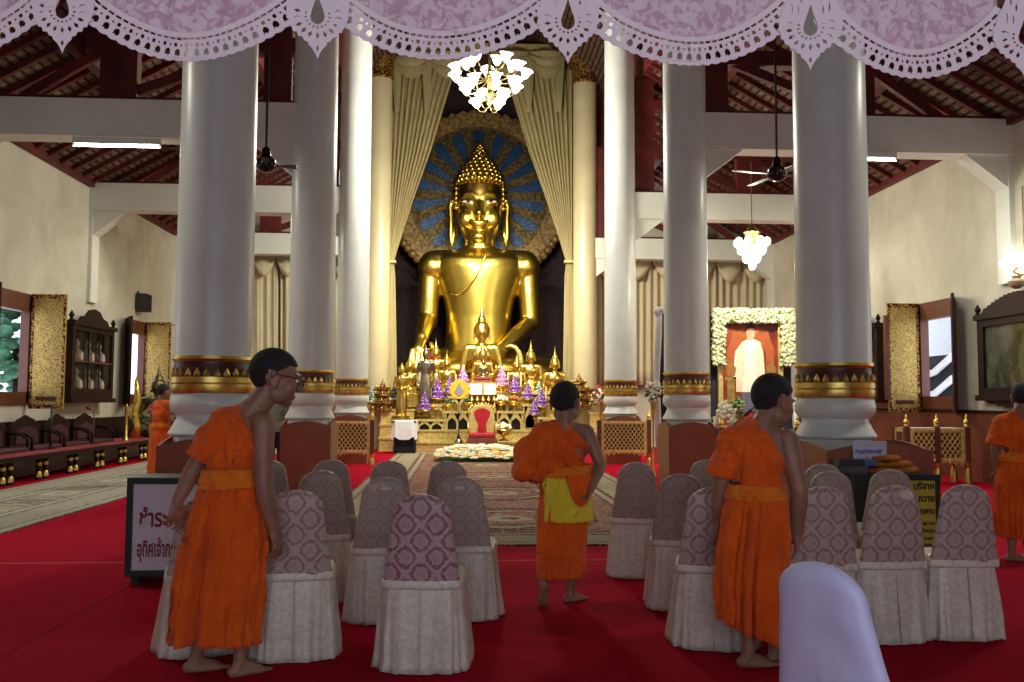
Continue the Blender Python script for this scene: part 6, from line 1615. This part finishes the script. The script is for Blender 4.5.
# microphone stands on the platform
for px, py, lab in ((52, 402, 'dark microphone stand nearer on the left platform'), (94, 410, 'silver goose-neck microphone stand farther on the left platform')):
    q = onx(px, py, -7.75); t = thing('microphone_stand', lab, 'microphone', (q.x, q.y, zt), 0); h = q.z - zt
    m = MB(); m.lathe([(.10, 0), (.10, .02), (.02, .04)], n=16); m.build('base', M['black'], t)
    mt2 = M['black'] if px == 52 else plain('chrome', (.5, .5, .5), .2, 1)
    m = MB(); m.tube([(0, 0, .02), (0, 0, h * .9), (.0, -.05, h), (.0, -.22, h + .03)] if px > 60 else [(0, 0, .02), (0, 0, h * .9)], .012 if px > 60 else .022, 8); m.build('pole', mt2, t, smooth='all')
    m = MB(); e_ = (0, -.22, h + .03) if px > 60 else (0, 0, h * .9); m.cap(e_, (e_[0], e_[1] - .12, e_[2] + .02), .025, .03); m.build('microphone', M['black'], t, smooth='all')
# golden and dark figures at the far end of the platform
q = onx(135, 425, -7.9); s_ = onx(135, 376, -7.9); t = thing('naga_figure', 'tall slender golden flame-shaped figure at the platform end', 'statue', (q.x, q.y, zt)); h = s_.z - zt
m = MB(); m.tube([(0, 0, 0), (.02, .0, h * .2), (-.04, 0, h * .4), (.05, 0, h * .6), (.02, 0, h * .8), (.0, 0, h)], [.14, .12, .11, .09, .06, .01], 10); bd = m.build('body', M['gold'], t, smooth='all')
m = MB()
for k in range(7): z = h * (.18 + .11 * k); m.cap((0, 0, z), (.0, .20 - .02 * k, z + .16), .05, .008); m.cap((0, 0, z), (.0, -.20 + .02 * k, z + .16), .05, .008)
m.build('flames', M['gold'], t, smooth='all')
q = onx(157, 420, -7.6); s_ = onx(157, 362, -7.6); t = thing('crowned_statue', 'large greenish bronze crowned statue behind the distant monk', 'statue', (q.x, q.y, zt), 0, None, (s_.z - zt) / .99)
seated_statue('b', t, plain('green_bronze', (.16, .15, .06), .4, .8), .014)
q = onx(126, 430, -7.45); t = thing('candle_stand', 'tall golden candle post at the end of the platform', 'candle stand', (q.x, q.y, zt)); s_ = onx(126, 404, -7.45)
m = MB(); m.lathe([(.07, 0), (.07, .04), (.035, .08), (.03, (s_.z - zt) * .8), (.05, (s_.z - zt) * .85), (.02, s_.z - zt)], n=12); m.build('post', M['gold_soft'], t, smooth=True)

# ------------------------------------------------------------------ notice boxes
def text_obj(s, size, mat, parent, x, z, y, name='lettering', sx=1.0, right=False):
    c = bpy.data.curves.new(name, 'FONT'); c.body = s; c.size = size; c.extrude = .0015; c.offset = size * .028
    o = bpy.data.objects.new(name, c); COL.objects.link(o); bpy.context.view_layer.update()
    dg = bpy.context.evaluated_depsgraph_get(); me = bpy.data.meshes.new_from_object(o.evaluated_get(dg)); bpy.data.objects.remove(o)
    for v_ in me.vertices: v_.co = V(v_.co.x * sx, -v_.co.z, v_.co.y)
    if right: x -= max(v_.co.x for v_ in me.vertices)
    me.materials.clear(); me.materials.append(mat); o = bpy.data.objects.new(name, me); COL.objects.link(o); o.parent = parent; o.location = (x, y, z); return o
green_bl = plain('dark_green_lacquer', (.012, .035, .028), .35)
A = at(126, 478, 7.2); B = at(246, 578, 7.2); w = B.x - A.x; h = A.z
t = thing('notice_box', 'dark green box with white notice in red lettering, behind the left monk', 'box', (A.x, 7.22, 0))
m = MB(); m.bb((0, .03, .07), (w, .42, h)); m.bb((0.03, 0.06, 0), (.09, .4, .07)); m.bb((w - .09, 0.06, 0), (w - .03, .4, .07)); m.build('case', green_bl, t)
m = MB(); f = .05
m.bb((0, 0, .07), (w, .03, .07 + f)); m.bb((0, 0, h - f), (w, .03, h)); m.bb((0, 0, .07 + f), (f, .03, h - f)); m.bb((w - f, 0, .07 + f), (w, .03, h - f)); m.build('frame', green_bl, t, bevel=.004)
m = MB(); m.bb((f, .015, .07 + f), (w - f, .028, h - f)); pn = m.build('white_panel', plain('white_notice_panel', (.60, .58, .66), .4, var=.03), t)
redl = plain('dark_red_letters', (.22, .01, .03), .5)
q1 = at(137, 527, 7.2); q2 = at(135, 557, 7.2)
text_obj('ชำระหนี้สงฆ์', .185, redl, pn, q1.x - A.x, q1.z, .012, sx=.68); text_obj('อุทิศเจ้ากรรมนายเวร', .165, redl, pn, q2.x - A.x, q2.z, .012, sx=.43)
A = at(836, 471, 8.15); B = at(920, 551, 8.15); w = B.x - A.x; h = A.z; C0 = at(884, 480, 8.15).x - A.x
t = thing('notice_box', 'dark green box with yellow notice in black lettering, behind right chairs', 'box', (A.x, 7.78, 0))
m = MB(); m.bb((0, .0, .05), (w, .50, h)); m.build('case', green_bl, t, bevel=.004)
m = MB(); m.bb((0, -.015, .03), (w, .0, .08)); m.bb((0, -.015, h - .05), (w, 0, h)); m.bb((0, -.015, .08), (.03, 0, h - .05)); m.bb((w - .04, -.015, .08), (w, 0, h - .05)); m.build('frame', green_bl, t)
m = MB(); m.bb((C0 - .14, -.008, .08), (w - .045, .0, h - .055)); pn = m.build('yellow_panel', plain('yellow_notice_panel', (.46, .38, .04), .5, var=.05), t)
zz = h - .13
for s_, sz in (('บริจาค', .085), ('ทำบุญถวาย', .085), ('จีวรพระ', .075), ('ชุดละ ๙๙ บาท', .045), ('ร่วมบุญ', .05), ('กองทุนภัตตาหาร', .045), ('วัตถุมงคล', .045), ('ค่าน้ำค่าไฟ', .045), ('สาธุ สาธุ', .045)):
    text_obj(s_, sz, M['black'], pn, w - .055, zz, -.010, sx=.85, right=True); zz -= sz * 1.15 + .01
# things on the right box
bx = A.x; tz = h
q0 = at(853, 441, 8.0); q1 = at(887, 463, 8.0); o = thing('paper_sign', 'white paper sign with purple writing standing on the right notice box', 'sign', ((q0.x + q1.x) / 2, 8.0, tz)); w2 = q1.x - q0.x; h2 = q0.z - q1.z; z2 = q1.z - tz
m = MB(); m.bb((-w2 / 2, 0, max(.0, z2)), (w2 / 2, .012, q0.z - tz)); pn = m.build('paper', plain('pale_lilac_paper', (.55, .53, .68), .6, var=.03), o)
m = MB(); m.bb((-w2 / 2 + .02, .012, 0), (-w2 / 2 + .04, .10, .2)); m.bb((w2 / 2 - .04, .012, 0), (w2 / 2 - .02, .10, .2)); m.build('support', M['black'], o)
purp = plain('purple_ink', (.16, .12, .36), .5)
text_obj('ทำบุญสร้างพระเจดีย์', .050, purp, pn, -w2 / 2 + .015, q0.z - tz - .11, -.003, sx=.62); text_obj('ขออนุโมทนา', .045, purp, pn, -w2 / 2 + .05, q0.z - tz - .18, -.003, sx=.7)
for k, (a_, b_, y0, y1, mt2, lab) in enumerate(((838, 869, 463, 470.5, plain('grey_box_card', (.08, .085, .10), .6), 'flat grey box under the others on the right notice box'),
                                (839, 863, 456, 462.5, plain('dark_book_cover', (.03, .03, .04), .4), 'dark flat box stacked on a grey one on the right notice box'), (864, 876, 457, 463, plain('blue_book_cover', (.05, .12, .28), .4), 'small blue booklet beside the paper sign'))):
    q0 = at(a_, y0, 7.86); q1 = at(b_, y1, 7.86); o = MB(); ww = q1.x - q0.x; hh = (q0.z - q1.z)
    ob = o.bb((-ww / 2, -.05, 0), (ww / 2, .12, hh)).build('flat_box', mt2, None, bevel=.004); ob.location = ((q0.x + q1.x) / 2, 7.93 - .02 * k, tz + (0 if k == 0 else .066)); tag(ob, lab, 'box')
q0 = at(868, 457, 7.95); q1 = at(917, 471, 7.95); cx = (q0.x + q1.x) / 2
for k, (sx_, hz_, dx) in enumerate(((.235, .055, 0), (.20, .05, -.01), (.12, .045, -.04))):
    R_ = []
    for j in range(9):
        f = [1, 1.04, 1.05, 1.04, 1.0, .9, .7, .4, .1][j]; z = hz_ * [0, .1, .35, .6, .8, .92, .98, 1.0, 1.02][j]
        R_.append([p + V(.010 * math.sin(5 * i * .26 + k), .01 * math.sin(3 * i * .26), .018 * mnoise.noise(p * 12 + V(k, 0, 0)) * (1 if j > 1 else 0)) for i, p in enumerate(superring(sx_ * f, .15 * f, 48, 3, 0, 0, z))])
    ob = MB().loft(R_).build('folded_robe', plain('amber_brown_robe_cloth', (.42, .12, .008), .8, bump=.3), None, smooth='all'); ob.location = (cx + dx, 8.04, tz + .001 + sum((.058, .052)[:k])); tag(ob, ['lowest folded orange robe of the pile on the right notice box', 'middle folded orange robe of the pile on the right notice box', 'top folded amber robe of the pile on the right notice box'][k], 'robe', 'folded orange robes')

# ------------------------------------------------------------------ outside the windows
gw = MB(); gw.bb((13.5, 20.0, -.3), (13.9, 40.0, 6)); o = gw.build('outside_wall', plain('sunlit_white_wall', (.75, .78, .82), .8, var=.03)); tag(o, 'pale sunlit wall outside the right window', 'wall', kind='structure')  # outside walls and post share one pale white
q = onx(934, 372, 12.6); t = thing('street_canopy', 'dark blue and white draped stall outside the right window', 'stall', (12.4, q.y, 0))
a_ = onx(925, 357, 12.4); b_ = onx(950, 400, 12.4)
m = MB(); m.bb((-.05, -1.6, 0), (0.05, 1.6, a_.z)); m.build('dark_back', M['black_cloth'], t)
for k in range(3):
    m = MB(); zc = a_.z - .25 - .55 * k; m.tube([(-.12, -1.5, zc + .2), (-.16, -.7, zc - .18), (-.16, 0, zc - .28), (-.16, .7, zc - .15), (-.12, 1.5, zc + .22)], .09, 8); m.build('white_swag', M['white_cloth'], t, smooth='all')
m = MB(); m.cap((-.5, .1, .0), (-.5, .1, 1.35), .35, .2); m.cap((-.5, -.3, .0), (-.5, -.3, 1.2), .28, .16); m.build('wrapped_bundle', M['white_cloth'], t, smooth='all')
# tree and post outside the left window
rt = random.Random(2); q = onx(16, 345, -13.0)
t = thing('tree', 'green tree outside the left window', 'tree', (-13.0, q.y, 0)); m = MB()
for i in range(220):
    d = V(rt.gauss(0, 1), rt.gauss(0, 1), rt.gauss(0, 1)).normalized() * rt.uniform(.5, 2.0); m.ball(V(0, 0, 3.4) + d * V(1, 1, 1.0).x, (.22, .22, .12), 6, 4, rotz(rt.uniform(0, 360)))
n = NT('tree_leaves', .7); v = n.obj(); n.color(n.ramp(n.noise(v, 2.5, 3), [(.35, (.015, .06, .03)), (.65, (.06, .20, .09))])); o = m.build('crown', n.m, t, smooth='all'); o['kind'] = 'stuff'
MB().tube([(0, 0, 0), (.1, 0, 1.4), (0, .1, 3)], [.18, .14, .1], 10).build('trunk', M['dark_timber'], t, smooth='all')
o = MB().bb((-14.9, 20, -.3), (-14.6, 40, 2.1)).build('outside_wall', plain('sunlit_white_wall', (.75, .78, .82), .8)); tag(o, 'low pale wall outside the left window', 'wall', kind='structure')
q = onx(28, 350, -9.6); o = MB().lathe([(.16, 0), (.16, 5)], n=16).build('outside_post', plain('sunlit_white_wall', (.75, .78, .82), .8), smooth=True); o.location = (-9.6, q.y, 0); tag(o, 'white round post just outside the left window', 'post')
# ================================================================== pink valance with cut-paper lace edging
YL = 3.1; LO = at(512, 0, YL)
val = thing('lace_valance', 'pink scalloped valance with white cut lace edging hung across the top', 'valance', (LO.x, YL, LO.z))
uL = YL / 900.0
def lp(px, py):
    q = at(px, py, YL); return (q.x - LO.x, q.z - LO.z)
n = NT('pink_damask_cloth', .7); v = n.obj()
f = n.noise(v, 26, 2, .5, 1.2)
n.color(n.ramp(f, [(.42, (.58, .36, .46)), (.56, (.78, .62, .70))])).bump(n.noise(v, 10, 3), .4, .02); M['pink'] = n.m
n = NT('white_cut_paper', .75); n.color((.86, .74, .80)); M['paper'] = n.m
def cut2d(name, loops, mat, parent, thick=.0015, y=0):
    c = bpy.data.curves.new(name, 'CURVE'); c.dimensions = '2D'; c.fill_mode = 'BOTH'; c.extrude = thick
    for lp_ in loops:
        s = c.splines.new('POLY'); s.points.add(len(lp_) - 1); s.use_cyclic_u = True
        for i, p in enumerate(lp_): s.points[i].co = (p[0], p[1], 0, 1)
    o = bpy.data.objects.new(name, c); COL.objects.link(o); bpy.context.view_layer.update()
    dg = bpy.context.evaluated_depsgraph_get(); me = bpy.data.meshes.new_from_object(o.evaluated_get(dg)); bpy.data.objects.remove(o)
    for v_ in me.vertices: v_.co = V(v_.co.x, y - v_.co.z + .012 * math.sin(v_.co.x * 9), v_.co.y)
    me.materials.clear(); me.materials.append(mat); o = bpy.data.objects.new(name, me); COL.objects.link(o); o.parent = parent; return o
PEN = [(-190, 38), (65, 56), (318, 60), (568, 64), (809, 72), (1022, 82), (1235, 88)]
LOW = [60, 61, 61, 66.5, 78, 84]
def edge(k, t, off=0.0):
    "outer edge of scallop k at 0..1, moved inward by off px along the normal"
    x0, x1 = PEN[k][0], PEN[k + 1][0]; e = LOW[k] - 63
    f = lambda t: (x0 + (x1 - x0) * t, e + (LOW[k] - e) * (math.sin(PI * t) ** .72 if 0 < t < 1 else 0))
    x, y = f(t); xa, ya = f(max(0.001, t - .01)); xb, yb = f(min(.999, t + .01)); dx, dy = xb - xa, yb - ya; l = math.hypot(dx, dy)
    nx, ny = dy / l, -dx / l
    if ny > 0: nx, ny = -nx, -ny
    return x + nx * off, y + ny * off
for k in range(6):
    W_ = PEN[k + 1][0] - PEN[k][0]; N = 30
    # pink cloth with soft folds
    R_ = []
    for j in range(N + 1):
        t = .02 + .96 * j / N; x, y = edge(k, t, 24); ring = []
        for i in range(9):
            yy = y + (-95 - y) * i / 8; q = lp(x, yy); ring.append(V(q[0], .014 + .012 * math.sin(q[0] * 9) + .010 * math.sin(q[0] * 34 + q[1] * 9) + .007 * math.sin(q[0] * 71), q[1]))
        R_.append(ring)
    MB().loft(R_, False, False, closed=False).build('cloth_scallop', M['pink'], val, smooth='all', solid=.002)
    loops = []; out = []; ns = max(8, int(W_ / 9.5))
    for i in range(ns * 6 + 1):
        t = .012 + .976 * i / (ns * 6); out.append(lp(*edge(k, t, -1.6 * abs(math.sin(PI * i / 6)) + 1)))
    inn = [lp(*edge(k, .012 + .976 * i / 60, 29)) for i in range(61)]
    loops.append(out + inn[::-1])
    def quad(t, o0, o1, dt0, dt1):
        loops.append([lp(*edge(k, t - dt0, o0)), lp(*edge(k, t + dt0, o0)), lp(*edge(k, t + dt1, o1)), lp(*edge(k, t - dt1, o1))])
    arc = W_ * 1.18
    n1 = int(arc / 9.0)
    for i in range(2, n1 - 1):
        t = (i + .5) / n1; quad(t, 21.2, 23.6, 3.4 / arc, 3.4 / arc)
    n2 = int(arc / 7.2)
    for i in range(3, n2 - 2):
        t = (i + .5) / n2; r = (2.2 if i % 2 else 1.1); quad(t, 15.2 - r * .5, 15.8 + r, r * .9 / arc, r * .9 / arc)
    n3 = int(arc / 12.2)
    for i in range(2, n3 - 1):
        t = (i + .5) / n3; loops.append([lp(*edge(k, t + a / arc, b)) for a, b in ((-3.4, 4.6), (-1.2, 6.4), (.6, 4.4), (3.6, 6.6), (3.0, 10.5), (0, 12.6), (-3.1, 10.2))])
    cut2d('lace_edging', loops, M['paper'], val, y=-.002)
# teardrop pendants between the scallops
for k, (px, tip) in enumerate(PEN):
    s = 1.0; loops = []
    def S(dx, dy): return lp(px + dx, tip + dy)
    half = [(0, 0), (2.2, -6), (5.5, -11), (9, -14), (9.5, -17), (13, -18), (15, -22), (19, -22), (20.5, -26.5), (24, -27), (25.5, -31.5), (28.5, -33), (28.5, -38), (31, -41), (30, -46), (31, -50), (28.5, -55), (27, -62), (21, -75), (14, -95), (8, -120), (4, -140)]
    pts = [S(-x, y) for x, y in half[::-1]] + [S(x, y) for x, y in half[1:]]; loops.append(pts)
    tear = [(0, -66), (2.6, -57), (5.5, -49), (7, -43), (6, -38), (3, -35.5), (0, -34.5)]
    loops.append([S(x, y) for x, y in tear] + [S(-x, y) for x, y in tear[::-1][1:-1]])
    loops.append([S(0, -7), S(1.6, -10.5), S(0, -14), S(-1.6, -10.5)])
    for i in range(11):
        a = PI * (-.08 + 1.16 * i / 10); c, s_ = math.cos(a), math.sin(a); cx, cy = 0, -43
        for r0, r1, w in ((10, 13.2, 1.2), (16.5, 23.5, 2.0)):
            if r0 > 15 and (i in (0, 10)): pass
            p = lambda r, t: S(cx + r * c * 1.02 - t * s_, cy + r * s_ * .98 + t * c)
            loops.append([p(r0, 0), p((r0 + r1) / 2, w), p(r1, 0), p((r0 + r1) / 2, -w)])
    for sx in (-1, 1):
        for (x, y, w, h) in ((12, -60, 1.2, 5), (9, -72, 1.1, 5), (18, -62, 1.3, 6), (14, -78, 1, 5)):
            loops.append([S(sx * x, y - h), S(sx * (x + w), y), S(sx * x, y + h), S(sx * (x - w), y)])
    cut2d('lace_pendant', loops, M['paper'], val, y=-.010)
m = MB(); a_ = lp(-260, -88); b_ = lp(1290, -88); m.tube([(a_[0], .02, a_[1]), (b_[0], .02, b_[1])], .018, 10); m.build('curtain_rod', M['dark_timber'], val, smooth='all')
# ================================================================== light
w = bpy.data.worlds.new('world'); sc.world = w; w.use_nodes = True
nt = w.node_tree; bg = nt.nodes['Background']
bg.inputs[0].default_value = (.62, .78, 1.0, 1); bg.inputs[1].default_value = 1.3
def area(name, loc, size, power, col=(1, 1, 1), rot=(0, 0, 0), sy=None, spread=None):
    l = bpy.data.lights.new(name, 'AREA'); l.energy = power; l.color = col; l.size = size
    if sy: l.shape = 'RECTANGLE'; l.size_y = sy
    if spread: l.spread = spread
    o = bpy.data.objects.new(name, l); COL.objects.link(o); o.location = loc; o.rotation_euler = rot; return o
def point(name, loc, power, col=(1, 1, 1), r=.1):
    l = bpy.data.lights.new(name, 'POINT'); l.energy = power; l.color = col; l.shadow_soft_size = r
    o = bpy.data.objects.new(name, l); COL.objects.link(o); o.location = loc; return o
def spot(name, loc, target, power, ang, col=(1, 1, 1), r=.15, blend=.6):
    l = bpy.data.lights.new(name, 'SPOT'); l.energy = power; l.color = col; l.spot_size = math.radians(ang); l.shadow_soft_size = r; l.spot_blend = blend
    o = bpy.data.objects.new(name, l); COL.objects.link(o); o.location = loc
    o.rotation_euler = (Vector(target) - Vector(loc)).to_track_quat('-Z', 'Y').to_euler(); return o
WARM = (1, .86, .62); TUBE = (1, .97, .82)
bg.inputs[0].default_value = (.80, .86, 1.0, 1); bg.inputs[1].default_value = 2.7
WARM = (1, .91, .68)
for s in (-1, 1):
    for Y in (9.1, 15, 20.9):
        x = -5.6 if s < 0 else 6.8
        area('tube_light', (x, Y - .3, 5.55), 1.3, 85, TUBE, (0, 0, 0), .15)
point('chandelier_light', (.3, 19.2, 7.2), 1050, (1, .95, .82), .5)
area('altar_lamp', (.6, 22.4, 6.5), 2.5, 520, (1, .94, .74), (math.radians(48), 0, 0), .6)  # extra unseen area light, added for the chandelier's glow on the altar front
spot('altar_spot', (-1.5, 22, 8.5), (.6, 29, 3.6), 1500, 55, WARM)
spot('altar_spot', (2.7, 22, 8.5), (.6, 29, 3.6), 1500, 55, WARM)
q = at(752, 352, 18.4); spot('portrait_spot', (q.x - .3, 16.2, 4.9), (q.x, 18.4, 2.6), 1000, 50, (1, .93, .78))
point('aisle_chandelier_light', (at(752, 250, 19.2).x, 19.2, 4.3), 150, WARM, .2)
point('wall_lamp_light', (XR - .9, 14.3, 3.9), 16, (1, .98, .85), .12)
